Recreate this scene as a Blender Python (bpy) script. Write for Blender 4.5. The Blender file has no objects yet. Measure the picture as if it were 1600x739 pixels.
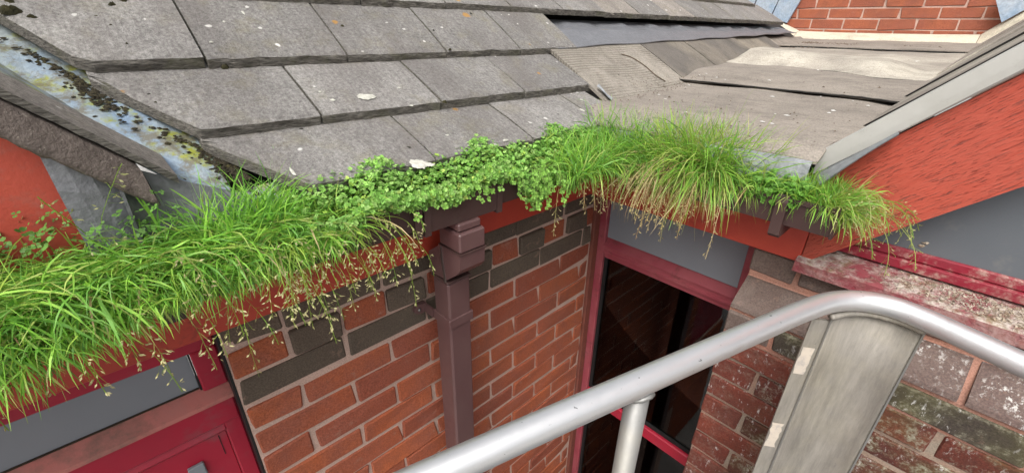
import bpy, math, random
import numpy as np
from mathutils import Matrix, Vector
random.seed(7); rng = np.random.default_rng(7)
S = bpy.context.scene
COL = S.collection

# ------------------------------------------------------------------ camera, sky, sun, exposure
# World axes: +X runs along the gutter wall into the corner, +Y along the window wall, Z up.
# Origin is at the photographer's eye (ground 3.3 m below).
GROUND = -3.3
RC = np.array([[0.72646125, -0.68703404, 0.01543639],
               [-0.28949058, -0.32632146, -0.8998386],
               [0.62325698, 0.64922919, -0.43594977]])     # rows: image right, image down, view direction
cam = bpy.data.cameras.new('camera'); camo = bpy.data.objects.new('camera', cam); COL.objects.link(camo)
cam.sensor_width = 36.0; cam.lens = 674.85/1600*36.0; cam.clip_start = 0.02; cam.clip_end = 500
m = Matrix(((RC[0][0], -RC[1][0], -RC[2][0], 0), (RC[0][1], -RC[1][1], -RC[2][1], 0), (RC[0][2], -RC[1][2], -RC[2][2], 0), (0, 0, 0, 1)))
camo.matrix_world = m
S.camera = camo

SUN_DIR = Vector((-0.62, -0.30, 0.95)).normalized()          # towards the sun, high behind thin cloud
w = bpy.data.worlds.new('World'); S.world = w; w.use_nodes = True
nt = w.node_tree; nt.nodes.clear()
sky = nt.nodes.new('ShaderNodeTexSky'); sky.sky_type = 'NISHITA'; sky.sun_disc = False
sky.sun_elevation = math.asin(SUN_DIR.z); sky.sun_rotation = math.atan2(SUN_DIR.x, SUN_DIR.y)
sky.air_density = 1.0; sky.dust_density = 6.0; sky.ozone_density = 1.0
hs = nt.nodes.new('ShaderNodeHueSaturation'); hs.inputs['Saturation'].default_value = 0.22
bg = nt.nodes.new('ShaderNodeBackground'); bg.inputs['Strength'].default_value = 0.15
wo = nt.nodes.new('ShaderNodeOutputWorld')
nt.links.new(sky.outputs[0], hs.inputs['Color']); nt.links.new(hs.outputs[0], bg.inputs[0]); nt.links.new(bg.outputs[0], wo.inputs[0])
sl = bpy.data.lights.new('sun', 'SUN'); sl.energy = 1.05; sl.angle = math.radians(40); sl.color = (1, .97, .93)
so = bpy.data.objects.new('sun', sl); COL.objects.link(so)
so.rotation_euler = SUN_DIR.to_track_quat('Z', 'Y').to_euler(); so.location = (-3, -3, 6)
S.view_settings.view_transform = 'Standard'; S.view_settings.look = 'None'
S.view_settings.exposure = 0.62; S.view_settings.gamma = 1.0; S.view_settings.use_curve_mapping = False

# ------------------------------------------------------------------ helpers
def tag(o, label, cat, group=None, kind=None):
    if label: o['label'] = label
    if cat: o['category'] = cat
    if group: o['group'] = group
    if kind: o['kind'] = kind
    return o
def thing(name, loc, label, cat, group=None):
    o = bpy.data.objects.new(name, None); COL.objects.link(o); o.location = loc; o.empty_display_size = .05
    return tag(o, label, cat, group)
def wloc(o):
    v = Vector(o.location)
    while o.parent: o = o.parent; v += Vector(o.location)
    return v
def mesh(name, V, F, mat, parent=None, smooth=False, mats=None, midx=None):
    V = np.asarray(V, float); c = (V.min(0)+V.max(0))/2
    me = bpy.data.meshes.new(name); me.from_pydata((V-c).tolist(), [], [list(f) for f in F])
    for mm in (mats or [mat]): me.materials.append(mm)
    if midx is not None: me.polygons.foreach_set('material_index', midx)
    if smooth: me.polygons.foreach_set('use_smooth', [True]*len(me.polygons))
    me.update()
    o = bpy.data.objects.new(name, me); COL.objects.link(o)
    o.location = Vector(c)
    if parent is not None: o.parent = parent; o.location = Vector(c)-wloc(parent)
    return o
def put(name, me, loc, parent=None, rot=None):
    o = bpy.data.objects.new(name, me); COL.objects.link(o); o.location = Vector(loc)
    if parent is not None: o.parent = parent; o.location = Vector(loc)-wloc(parent)
    if rot: o.rotation_euler = rot
    return o
def box_vf(x0, x1, y0, y1, z0, z1, b=0.0, jit=0.0):
    """box with chamfered edges"""
    if b <= 0:
        V = [(x, y, z) for x in (x0, x1) for y in (y0, y1) for z in (z0, z1)]
        return V, [(0, 1, 3, 2), (4, 6, 7, 5), (0, 4, 5, 1), (2, 3, 7, 6), (0, 2, 6, 4), (1, 5, 7, 3)]
    V = []; idx = {}
    X = (x0, x1); Y = (y0, y1); Z = (z0, z1)
    for i in (0, 1):
        for j in (0, 1):
            for k in (0, 1):
                sx = b if i == 0 else -b; sy = b if j == 0 else -b; sz = b if k == 0 else -b
                q = np.array((X[i], Y[j], Z[k]))+ (rng.normal(0, jit, 3) if jit else 0)
                for a, d in enumerate(((0, sy, sz), (sx, 0, sz), (sx, sy, 0))):
                    idx[i, j, k, a] = len(V); V.append(tuple(q+np.array(d)))
    F = []
    for i in (0, 1): F.append([idx[i, 0, 0, 0], idx[i, 1, 0, 0], idx[i, 1, 1, 0], idx[i, 0, 1, 0]][::(-1 if i == 0 else 1)])
    for j in (0, 1): F.append([idx[0, j, 0, 1], idx[1, j, 0, 1], idx[1, j, 1, 1], idx[0, j, 1, 1]][::(1 if j == 0 else -1)])
    for k in (0, 1): F.append([idx[0, 0, k, 2], idx[1, 0, k, 2], idx[1, 1, k, 2], idx[0, 1, k, 2]][::(-1 if k == 0 else 1)])
    for j in (0, 1):
        for k in (0, 1): F.append([idx[0, j, k, 1], idx[1, j, k, 1], idx[1, j, k, 2], idx[0, j, k, 2]][::(1 if j == k else -1)])
    for i in (0, 1):
        for k in (0, 1): F.append([idx[i, 0, k, 0], idx[i, 1, k, 0], idx[i, 1, k, 2], idx[i, 0, k, 2]][::(-1 if i == k else 1)])
    for i in (0, 1):
        for j in (0, 1): F.append([idx[i, j, 0, 0], idx[i, j, 1, 0], idx[i, j, 1, 1], idx[i, j, 0, 1]][::(1 if i == j else -1)])
    for i in (0, 1):
        for j in (0, 1):
            for k in (0, 1): F.append([idx[i, j, k, 0], idx[i, j, k, 1], idx[i, j, k, 2]][::(-1 if (i+j+k) % 2 == 0 else 1)])
    return V, F
def box(name, x0, x1, y0, y1, z0, z1, mat, parent=None, b=0.0):
    V, F = box_vf(min(x0, x1), max(x0, x1), min(y0, y1), max(y0, y1), min(z0, z1), max(z0, z1), b)
    return mesh(name, V, F, mat, parent)
def prism(name, poly, axis, a, b, mat, parent=None, smooth=False):
    """poly: 2-D outline in the two axes other than `axis` (in xyz order), extruded from a to b"""
    V = []
    for t in (a, b):
        for p in poly:
            q = list(p); q.insert(axis, t); V.append(q)
    n = len(poly)
    F = [list(range(n))[::-1], list(range(n, 2*n))]+[[i, (i+1) % n, n+(i+1) % n, n+i] for i in range(n)]
    return mesh(name, V, F, mat, parent, smooth)
def tube(name, pts, r, mat, parent=None, n=20, cap=True, radii=None):
    P = [np.array(p, float) for p in pts]; V = []; F = []
    up = np.array((0, 0, 1.)); prev = None
    for i, p in enumerate(P):
        t = P[min(i+1, len(P)-1)]-P[max(i-1, 0)]; t /= np.linalg.norm(t)
        if prev is None:
            a = np.cross(t, up) if abs(t[2]) < .95 else np.cross(t, (1, 0, 0))
        else: a = prev-t*(prev@t)
        a = a/np.linalg.norm(a); prev = a; c = np.cross(t, a)
        rr = radii[i] if radii else r
        for k in range(n):
            g = 2*math.pi*k/n; V.append(p+rr*(math.cos(g)*a+math.sin(g)*c))
    for i in range(len(P)-1):
        for k in range(n): F.append((i*n+k, i*n+(k+1) % n, (i+1)*n+(k+1) % n, (i+1)*n+k))
    if cap: F += [list(range(n))[::-1], [(len(P)-1)*n+k for k in range(n)]]
    o = mesh(name, V, F, mat, parent, True); return o
def smoothpath(P, n=8):
    P = [np.array(p, float) for p in P]; Q = [2*P[0]-P[1]]+P+[2*P[-1]-P[-2]]; out = []
    for i in range(1, len(Q)-2):
        for k in range(n):
            t = k/n; a, b, c, d = Q[i-1], Q[i], Q[i+1], Q[i+2]
            out.append(.5*((2*b)+(-a+c)*t+(2*a-5*b+4*c-d)*t*t+(-a+3*b-3*c+d)*t**3))
    return out+[P[-1]]
def sheet(name, G, thick, mat, parent=None, smooth=False):
    """grid of points G[i][j] with thickness downwards"""
    G = np.asarray(G, float); a, b = G.shape[:2]; T = G.reshape(-1, 3); B = T.copy(); B[:, 2] -= thick
    V = np.vstack([T, B]); n = a*b; F = []
    for i in range(a-1):
        for j in range(b-1):
            q = (i*b+j, (i+1)*b+j, (i+1)*b+j+1, i*b+j+1); F.append(q); F.append(tuple(n+k for k in q[::-1]))
    ring = [i*b for i in range(a)]+[(a-1)*b+j for j in range(1, b)]+[i*b+b-1 for i in range(a-2, -1, -1)]+[j for j in range(b-2, 0, -1)]
    for k in range(len(ring)):
        p, q = ring[k], ring[(k+1) % len(ring)]; F.append((q, p, n+p, n+q))
    o = mesh(name, V, F, mat, parent)
    return o

# ------------------------------------------------------------------ materials
class N:
    """tiny node-graph helper"""
    def __init__(s, name):
        s.m = bpy.data.materials.new(name); s.m.use_nodes = True; s.t = s.m.node_tree; s.t.nodes.clear()
        s.out = s.n('ShaderNodeOutputMaterial'); s.p = s.n('ShaderNodeBsdfPrincipled'); s.l(s.p.outputs[0], s.out.inputs[0])
        tc = s.n('ShaderNodeTexCoord'); oi = s.n('ShaderNodeObjectInfo'); s.oi = oi; geo = s.n('ShaderNodeNewGeometry')
        s.pos = geo.outputs['Position']; s.nrm = geo.outputs['Normal']; s.obj = tc.outputs['Object']; s.rand = oi.outputs['Random']
        s.co = s.pos
    def n(s, k): return s.t.nodes.new(k)
    def l(s, a, b): s.t.links.new(a, b)
    def s_(s, sock, v):
        if hasattr(v, 'is_linked') or isinstance(v, bpy.types.NodeSocket): s.l(v, sock)
        else: sock.default_value = v
    def noise(s, scale, detail=5, rough=.6, co=None, stretch=None, dist=0):
        t = s.n('ShaderNodeTexNoise'); t.inputs['Scale'].default_value = scale; t.inputs['Detail'].default_value = detail
        t.inputs['Roughness'].default_value = rough; t.inputs['Distortion'].default_value = dist
        c = co or s.co
        if stretch: c = s.map(c, stretch)
        s.l(c, t.inputs['Vector']); return t.outputs[0]
    def map(s, co, scale, rot=(0, 0, 0)):
        mp = s.n('ShaderNodeMapping'); mp.inputs['Scale'].default_value = scale; mp.inputs['Rotation'].default_value = rot
        s.l(co, mp.inputs['Vector']); return mp.outputs[0]
    def voro(s, scale, co=None, feature='F1', rnd=1.0, warp=0.0):
        t = s.n('ShaderNodeTexVoronoi'); t.inputs['Scale'].default_value = scale; t.feature = feature; t.inputs['Randomness'].default_value = rnd
        c = co or s.co
        if warp:
            nz = s.n('ShaderNodeTexNoise'); nz.inputs['Scale'].default_value = scale*2.5; s.l(c, nz.inputs['Vector'])
            v = s.n('ShaderNodeVectorMath'); v.operation = 'MULTIPLY_ADD'; s.l(nz.outputs[1], v.inputs[0]); v.inputs[1].default_value = (warp,)*3; s.l(c, v.inputs[2]); c = v.outputs[0]
        s.l(c, t.inputs['Vector']); return t
    def ramp(s, v, a, b, ca=0.0, cb=1.0):
        r = s.n('ShaderNodeMapRange'); r.inputs[1].default_value = a; r.inputs[2].default_value = b
        r.inputs[3].default_value = ca; r.inputs[4].default_value = cb; r.clamp = True; s.l(v, r.inputs[0]); return r.outputs[0]
    def math(s, op, a, b=0.0):
        t = s.n('ShaderNodeMath'); t.operation = op; s.s_(t.inputs[0], a); s.s_(t.inputs[1], b); return t.outputs[0]
    def mix(s, f, a, b):
        t = s.n('ShaderNodeMix'); t.data_type = 'RGBA'; s.s_(t.inputs[0], f)
        for k, v in ((6, a), (7, b)): s.s_(t.inputs[k], v if not isinstance(v, tuple) else (*v, 1) if len(v) == 3 else v)
        return t.outputs[2]
    def hsv(s, col, h=.5, sa=1.0, v=1.0):
        t = s.n('ShaderNodeHueSaturation'); s.s_(t.inputs['Hue'], h); s.s_(t.inputs['Saturation'], sa); s.s_(t.inputs['Value'], v); s.l(col, t.inputs['Color']); return t.outputs[0]
    def bump(s, h, d=.002, strength=1.0, prev=None):
        b = s.n('ShaderNodeBump'); b.inputs['Distance'].default_value = d; b.inputs['Strength'].default_value = strength; s.l(h, b.inputs['Height'])
        if prev is not None: s.l(prev, b.inputs['Normal'])
        return b.outputs[0]
    def fin(s, col, rough=.8, normal=None, metal=0.0, spec=.3):
        s.s_(s.p.inputs['Base Color'], col if not isinstance(col, tuple) else (*col, 1)); s.s_(s.p.inputs['Roughness'], rough)
        s.p.inputs['Metallic'].default_value = metal; s.p.inputs['Specular IOR Level'].default_value = spec
        if normal is not None: s.l(normal, s.p.inputs['Normal'])
        return s.m
def spots(n, scale, thr, keep, warp=.02, seed=0.0):
    """round-ish irregular spots; only a share `keep` of the cells has one"""
    off = n.n('ShaderNodeVectorMath'); off.operation = 'ADD'; n.l(n.co, off.inputs[0]); off.inputs[1].default_value = (seed, seed*1.7, seed*.6)
    v = n.voro(scale, off.outputs[0], warp=warp)
    sep = n.n('ShaderNodeSeparateColor'); n.l(v.outputs['Color'], sep.inputs[0])
    k = n.ramp(sep.outputs[0], keep-.01, keep+.01, 1, 0)
    size = n.ramp(sep.outputs[1], 0, 1, thr*.35, thr)
    d = n.math('SUBTRACT', size, v.outputs['Distance'])
    return n.math('MULTIPLY', n.ramp(d, 0, thr*.25), k)
def brick_mat(name, c1, c2, c3, droppings=0.0, lichen=0.0, speck=True):
    n = N(name)
    base = n.mix(n.ramp(n.rand, 0, 1), c1, c2)
    base = n.mix(n.ramp(n.noise(11, 6, .7), .38, .68, 0, .85), base, c3)
    fine = n.noise(260, 4, .7)
    base = n.hsv(base, .5, 1.0, n.ramp(fine, .28, .74, .58, 1.35))
    base = n.mix(n.ramp(n.noise(3.5, 5, .65, stretch=(1.4, 1.4, .5)), .50, .72, 0, .30), base, (.13, .075, .055))
    base = n.mix(n.ramp(n.noise(24, 6, .75), .60, .72, 0, .5), base, (.40, .24, .18))
    if speck: base = n.mix(n.ramp(n.noise(520, 2, .5), .66, .72, 0, .7), base, (.05, .03, .025))
    if lichen:
        li = n.math('MULTIPLY', n.ramp(n.noise(14, 6, .75), .48, .6), n.ramp(n.noise(120, 4, .7), .42, .58, 0, lichen)); base = n.mix(li, base, (.38, .36, .28))
        base = n.mix(n.math('MULTIPLY', n.ramp(n.noise(7, 3), .5, .7), .5*lichen), base, (.16, .15, .05))
    if droppings:
        d = n.math('MULTIPLY', n.ramp(n.noise(16, 4, .6), .42, .62), n.ramp(n.noise(85, 7, .75, stretch=(1, 1, .40)), .575-.035*droppings, .63-.02*droppings, 0, 1)); base = n.mix(n.math('MULTIPLY', d, .9), base, (.72, .70, .66))
    h = n.math('ADD', n.noise(240, 5, .7), n.math('MULTIPLY', n.noise(38, 4), 1.2))
    return n.fin(base, .9, n.bump(h, .0032, 1.0))
def mortar_mat(name, c1, c2):
    n = N(name); base = n.mix(n.ramp(n.noise(14, 5), .35, .7), c1, c2)
    base = n.hsv(base, .5, 1, n.ramp(n.noise(300, 3), .3, .7, .75, 1.2))
    return n.fin(base, .95, n.bump(n.math('ADD', n.noise(150, 6, .7), n.noise(30, 3)), .004, .8))
M = {}
M['brick'] = brick_mat('red_brick', (.47, .125, .048), (.29, .075, .042), (.30, .098, .064))
M['brick_dark'] = brick_mat('dark_brown_brick', (.125, .096, .070), (.150, .112, .082), (.10, .078, .060))
M['brick_pier'] = brick_mat('weathered_red_brick', (.24, .055, .032), (.185, .047, .032), (.14, .052, .040), droppings=.02, lichen=.2)
M['brick_pier_lichen'] = brick_mat('lichened_red_brick', (.17, .042, .026), (.12, .036, .026), (.09, .04, .032), droppings=.35, lichen=1.0)
M['brick_sooty'] = brick_mat('sooty_dark_brick', (.055, .043, .036), (.075, .058, .048), (.10, .085, .062), droppings=.15, lichen=.8)
M['brick_grey'] = brick_mat('grey_brown_brick', (.17, .125, .105), (.145, .105, .09), (.21, .165, .14), droppings=.0)
M['brick_fouled'] = brick_mat('bird_fouled_brick', (.16, .11, .095), (.14, .09, .08), (.20, .15, .13), droppings=1.3)
M['brick_far'] = brick_mat('orange_brick', (.43, .135, .066), (.35, .11, .062), (.31, .10, .066))
M['mortar'] = mortar_mat('pink_mortar', (.56, .385, .315), (.47, .335, .275))
M['mortar_grey'] = mortar_mat('grey_mortar', (.33, .27, .21), (.36, .22, .16))
M['mortar_pink'] = mortar_mat('orange_pink_mortar', (.42, .21, .15), (.36, .20, .15))
def tile_mat(name, c1, c2, pale=0):
    n = N(name)
    base = n.mix(n.ramp(n.noise(5, 5, .6), .35, .7), c1, c2)
    base = n.hsv(base, .5, 1, n.ramp(n.rand, 0, 1, .82, 1.14))
    base = n.hsv(base, .5, 1, n.ramp(n.noise(120, 8, .9), .38, .62, .48, 1.50))
    streak = n.noise(34, 5, .7, stretch=(5, .6, .6)); base = n.mix(n.ramp(streak, .45, .7, 0, .42), base, (.10, .085, .085))
    base = n.mix(n.ramp(n.noise(11, 6, .7), .52, .72, 0, .45), base, (.22, .195, .11))
    base = n.mix(n.ramp(n.noise(3.2, 5, .6, stretch=(2.2, .8, .8)), .46, .66, 0, .42), base, (.125, .108, .10))
    f = n.noise(700, 2); base = n.mix(n.ramp(f, .62, .7, 0, .45), base, (.50, .47, .42))
    base = n.mix(n.math('MULTIPLY', spots(n, 13, .22, .16, seed=3.1), .8), base, (.42, .22, .045))
    base = n.mix(n.math('MULTIPLY', spots(n, 30, .22, .20, seed=1.3, warp=.012), .85), base, (.66, .64, .60))
    base = n.mix(n.math('MULTIPLY', spots(n, 11, .10, .25, seed=8.2, warp=.02), .9), base, (.74, .72, .68))
    base = n.mix(n.math('MULTIPLY', spots(n, 24, .16, .10, seed=5.7), .9), base, (.02, .018, .012))
    # bark-like front edge
    sep = n.n('ShaderNodeSeparateXYZ'); n.l(n.nrm, sep.inputs[0]); front = n.ramp(sep.outputs[2], .40, .62, 1, 0)
    edge = n.noise(120, 6, .75, stretch=(.45, 1, 3.2), dist=.5)
    ec = n.mix(n.ramp(edge, .4, .62), (.12, .112, .098), (.40, .37, .325)); ec = n.mix(n.ramp(n.noise(20, 4), .5, .66, 0, .4), ec, (.20, .20, .11))
    base = n.mix(front, base, ec)
    h = n.math('ADD', n.noise(190, 6, .75), n.math('MULTIPLY', n.noise(24, 4), 1.0)); h = n.math('ADD', h, n.math('MULTIPLY', n.math('MULTIPLY', edge, front), 4.0))
    return n.fin(base, .93, n.bump(h, .0045, 1.0), spec=.2)
M['tile'] = tile_mat('grey_concrete_tile', (.298, .285, .266), (.218, .208, .196))
M['tile_pale'] = tile_mat('pale_concrete_tile', (.33, .30, .265), (.28, .25, .22))
def simple(name, c1, c2, scale=20, rough=.6, bump=.001, bscale=120, spec=.4, dirt=None, dscale=8, dlo=.5, dhi=.7, metal=0.0, coat=0):
    n = N(name); base = n.mix(n.ramp(n.noise(scale, 5), .35, .7), c1, c2)
    if dirt: base = n.mix(n.ramp(n.noise(dscale, 6, .7), dlo, dhi, 0, .8), base, dirt)
    mm = n.fin(base, n.ramp(n.noise(scale*2, 4), .3, .7, max(rough-.08, .03), rough+.1), n.bump(n.noise(bscale, 5, .65), bump, .8) if bump else None, metal, spec)
    if coat: n.p.inputs['Coat Weight'].default_value = coat
    return mm
def paint_mat():
    """flaking orange-red paint on sawn timber, grain along the board's local X"""
    n = N('flaking_red_paint'); c = n.obj
    g = n.noise(40, 6, .65, co=n.map(c, (.8, 4, 11)), dist=.7); g2 = n.noise(95, 5, .7, co=n.map(c, (.35, 3, 6)), dist=.5)
    big = n.noise(5, 3, co=n.map(c, (.6, 1, 1)))
    crack = n.math('MULTIPLY', n.ramp(g, .585, .625, 0, .8), n.ramp(big, .34, .56)); fine = n.ramp(g2, .60, .66, 0, .4)
    base = n.mix(n.ramp(n.noise(6, 4), .3, .7), (.47, .072, .042), (.41, .076, .048))
    base = n.mix(n.ramp(g2, .40, .60, 0, .35), base, (.54, .145, .10))
    cr = n.math('MAXIMUM', crack, fine)
    base = n.mix(cr, base, n.mix(n.ramp(g2, .4, .6), (.22, .040, .026), (.24, .12, .105)))
    h = n.math('SUBTRACT', n.math('MULTIPLY', g2, .8), n.math('MULTIPLY', cr, 1.2))
    return n.fin(base, .62, n.bump(h, .0035, .9), spec=.3)
M['paint_flaky'] = paint_mat()
M['paint'] = simple('orange_red_paint', (.47, .058, .032), (.41, .050, .032), 9, .5, .0008, 60, dirt=(.12, .03, .025), dscale=14, dlo=.58, dhi=.72)
M['paint_left'] = simple('faded_red_paint', (.47, .075, .045), (.42, .060, .038), 12, .6, .001, 90, dirt=(.36, .10, .075), dscale=40)
M['frame'] = simple('crimson_frame_paint', (.38, .014, .036), (.32, .014, .034), 7, .42, .0005, 40, dirt=(.23, .06, .07), dscale=11, dlo=.52, dhi=.72)
M['frame_faded'] = simple('chalky_crimson_paint', (.27, .040, .058), (.33, .085, .095), 10, .6, .0008, 60, dirt=(.16, .045, .045), dscale=26, dlo=.55, dhi=.7)
M['ledge'] = simple('weathered_pink_ledge', (.52, .15, .125), (.42, .18, .155), 7, .65, .001, 70, dirt=(.16, .11, .085), dscale=12, dlo=.48, dhi=.66)
M['panel'] = simple('slate_grey_panel', (.225, .240, .262), (.205, .221, .245), 4, .5, .0003, 60, spec=.35)
M['panel_dusty'] = simple('dusty_grey_panel', (.105, .118, .132), (.125, .135, .146), 4, .5, .0004, 60, dirt=(.17, .17, .165), dscale=18, dlo=.58, dhi=.8)
M['plastic'] = simple('brown_pvc', (.108, .055, .054), (.122, .066, .062), 12, .42, .0003, 30, spec=.45, dirt=(.10, .075, .07), dscale=25, dlo=.6, dhi=.8)
M['plastic_dark'] = simple('dark_brown_gutter_pvc', (.062, .034, .031), (.076, .044, .039), 12, .45, .0003, 30, spec=.4, dirt=(.09, .065, .055), dscale=22, dlo=.58, dhi=.78)
M['screw'] = simple('steel_screw', (.35, .33, .31), (.25, .24, .23), 30, .4, .0004, metal=1.0)
M['soil'] = simple('wet_soil', (.030, .021, .013), (.055, .038, .022), 60, .95, .006, 90)
M['rubber'] = simple('black_gasket', (.008, .008, .008), (.014, .014, .014), 30, .6, .0004)
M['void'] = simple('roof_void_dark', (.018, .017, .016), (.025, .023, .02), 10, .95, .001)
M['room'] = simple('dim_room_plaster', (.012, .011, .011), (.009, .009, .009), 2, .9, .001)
M['mastic'] = simple('brown_mastic', (.19, .055, .035), (.15, .048, .034), 20, .7, .001, 80)
M['concrete'] = simple('concrete_ground', (.36, .35, .33), (.30, .29, .275), 1.5, .9, .004, 40, dirt=(.12, .12, .11), dscale=3)
M['timber'] = simple('deck_sheet', (.10, .10, .10), (.075, .075, .075), 8, .8, .001, 60)
def lead_mat(name, c1, c2, blue=None, algae=0.0, rough=.55):
    n = N(name); base = n.mix(n.ramp(n.noise(12, 5), .35, .7), c1, c2)
    if blue: base = n.mix(n.ramp(n.noise(7, 4), .42, .62), base, blue)
    base = n.hsv(base, .5, 1, n.ramp(n.noise(90, 4), .3, .7, .8, 1.2))
    if algae:
        a = n.math('MULTIPLY', n.ramp(n.noise(22, 6, .65), .50, .60), n.ramp(n.noise(70, 4, .7), .38, .55, .3, 1)); base = n.mix(n.math('MULTIPLY', a, algae), base, (.25, .27, .035))
        base = n.mix(n.ramp(n.noise(30, 6, .7), .49, .60, 0, .85), base, (.13, .115, .075))
    return n.fin(base, rough, n.bump(n.math('ADD', n.noise(45, 4), n.noise(160, 3)), .0016, .8), spec=.5)
M['lead_valley'] = lead_mat('blue_grey_valley_lead', (.24, .285, .30), (.29, .32, .31), (.17, .245, .34), 1.0)
M['lead'] = lead_mat('dull_lead', (.20, .21, .22), (.26, .27, .275), rough=.5)
M['lead_dark'] = lead_mat('dark_lead', (.135, .138, .148), (.17, .172, .182), rough=.42)
M['lead_blue'] = lead_mat('pale_blue_lead', (.34, .41, .49), (.46, .51, .56), (.27, .36, .47), rough=.45)
def felt_mat(name, c1, c2, ridges=None, patch=None, dark=.4):
    n = N(name); base = n.mix(n.ramp(n.noise(3.5, 6, .65), .35, .68), c1, c2)
    if patch: base = n.mix(n.ramp(n.noise(2.2, 4, .5), .48, .64), base, patch)
    base = n.mix(n.ramp(n.noise(60, 6, .75, stretch=(1.8, .40, 1)), .55, .66, 0, dark*1.5), base, (.11, .092, .07))
    base = n.mix(n.ramp(n.noise(9, 6, .75, stretch=(1.4, .7, 1)), .48, .68, 0, .5), base, tuple(q*.55 for q in c2))
    base = n.hsv(base, .5, 1, n.ramp(n.noise(220, 5, .8), .3, .7, .62, 1.38))
    base = n.mix(n.math('MULTIPLY', spots(n, 14, .10, .12, seed=2.2), .9), base, (.04, .032, .02))
    base = n.mix(n.math('MULTIPLY', spots(n, 8, .09, .14, seed=6.2, warp=.05), .9), base, (.74, .72, .68))
    h = n.noise(120, 5, .7)
    if ridges:
        wv = n.n('ShaderNodeTexWave'); wv.wave_type = 'BANDS'; wv.bands_direction = ridges[0]; wv.inputs['Scale'].default_value = ridges[1]; wv.inputs['Distortion'].default_value = .8; wv.inputs['Detail'].default_value = 2; wv.inputs['Detail Scale'].default_value = 1.5
        n.l(n.co, wv.inputs['Vector'])
        wm = n.math('MULTIPLY', wv.outputs[1], n.ramp(n.noise(4, 3), .36, .5)); base = n.mix(n.ramp(wm, .62, .95, 0, .7), base, (.16, .14, .11)); h = n.math('SUBTRACT', h, n.math('MULTIPLY', wm, 1.4))
    return n.fin(base, .95, n.bump(h, .003, .9), spec=.2)
M['felt'] = felt_mat('weathered_mineral_felt', (.305, .268, .228), (.225, .198, .17))
M['felt_cream'] = felt_mat('bleached_felt', (.33, .295, .25), (.27, .24, .205), patch=(.47, .43, .36), dark=.3)
M['felt_ridged'] = felt_mat('ridged_felt', (.32, .288, .245), (.26, .235, .20), ridges=('Y', 26))
M['felt_grey'] = felt_mat('grey_felt', (.155, .14, .125), (.125, .113, .10), patch=(.24, .21, .17), dark=.5)
M['fillet'] = felt_mat('cream_fillet', (.60, .54, .42), (.54, .48, .38), dark=.25)
M['cap'] = simple('grey_metal_trim', (.37, .36, .33), (.43, .42, .39), 14, .5, .0006, 60, spec=.4, dirt=(.25, .24, .21), dscale=16, dlo=.55, dhi=.75)
M['verge'] = simple('brown_rough_verge', (.105, .083, .072), (.15, .122, .105), 60, .95, .006, 170, dirt=(.34, .30, .25), dscale=220, dlo=.58, dhi=.7)
M['moss'] = simple('dark_moss', (.030, .028, .012), (.060, .052, .020), 90, 1.0, .008, 160)
M['moss_green'] = simple('valley_moss', (.032, .026, .016), (.060, .050, .028), 70, 1.0, .008, 140, dirt=(.13, .12, .03), dscale=45, dlo=.55, dhi=.7)
M['lichen'] = simple('white_lichen', (.58, .57, .50), (.36, .35, .30), 110, .95, .003, 200)
M['dropping'] = simple('bird_dropping', (.74, .73, .70), (.62, .61, .58), 80, .85, .002, 200)
M['crust'] = simple('dropping_crust', (.34, .26, .18), (.55, .50, .42), 60, .95, .004, 140, dirt=(.13, .10, .05), dscale=90)
M['grit'] = simple('grit', (.16, .12, .09), (.09, .07, .05), 60, .9, .001)
def sill_mat():
    n = N('fouled_crimson_sill'); base = n.mix(n.ramp(n.noise(14, 5), .35, .7), (.25, .040, .055), (.22, .075, .075))
    d = n.ramp(n.math('ADD', n.noise(9, 6, .7), n.math('MULTIPLY', n.noise(60, 5, .7), .35)), .55, .72)
    sep = n.n('ShaderNodeSeparateXYZ'); n.l(n.nrm, sep.inputs[0]); top = n.ramp(sep.outputs[2], .5, .8)
    d = n.math('MULTIPLY', d, n.ramp(top, 0, 1, .35, 1))
    c = n.mix(n.ramp(n.noise(40, 5, .7), .4, .62), (.62, .56, .50), (.22, .17, .10))
    base = n.mix(n.math('MULTIPLY', d, .92), base, c); base = n.mix(n.ramp(n.noise(55, 4), .6, .68, 0, .6), base, (.36, .16, .15))
    return n.fin(base, .8, n.bump(n.math('ADD', n.noise(120, 5), n.math('MULTIPLY', d, 2)), .003, .8))
M['sill'] = sill_mat()
def frame_fouled():
    n = N('fouled_crimson_frame'); base = n.mix(n.ramp(n.noise(14, 5), .35, .7), (.25, .014, .030), (.22, .03, .042))
    d = n.math('MULTIPLY', n.ramp(n.noise(17, 6, .7), .50, .66), n.ramp(n.noise(90, 4, .7), .44, .6, .15, 1))
    base = n.mix(n.math('MULTIPLY', d, .85), base, (.44, .33, .27)); return n.fin(base, .6, n.bump(n.noise(90, 4), .001))
M['frame_fouled'] = frame_fouled()
def alu_mat(name, c, rough, metal, wear=0.0, tint=None):
    n = N(name); base = n.mix(n.ramp(n.noise(9, 5), .35, .7), tuple(v*.93 for v in c), c)
    if tint: base = n.mix(n.ramp(n.noise(6, 4, .6), .45, .7, 0, .6), base, tint)
    base = n.mix(n.math('MULTIPLY', n.ramp(n.noise(130, 6, .75), .66, .70), .8), base, tuple(v*.45 for v in c))
    base = n.mix(n.math('MULTIPLY', spots(n, 60, .12, .35, seed=4.4, warp=.015), .8), base, (.10, .10, .10))
    if wear: base = n.hsv(base, .5, 1, n.ramp(n.noise(60, 6, .75, stretch=(1, 1, .15)), .35, .65, .78, 1.18)); base = n.mix(n.ramp(n.noise(10, 5, .7), .5, .7, 0, .5), base, (.33, .30, .235))
    r = n.ramp(n.noise(110, 6, .8), .35, .65, rough-.05, rough+.06)
    return n.fin(base, r, n.bump(n.noise(420, 3, .6), .0003 if not wear else .0008, .6), metal, .5)
M['alu'] = alu_mat('bright_aluminium_tube', (.735, .735, .735), .42, .85)
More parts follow.
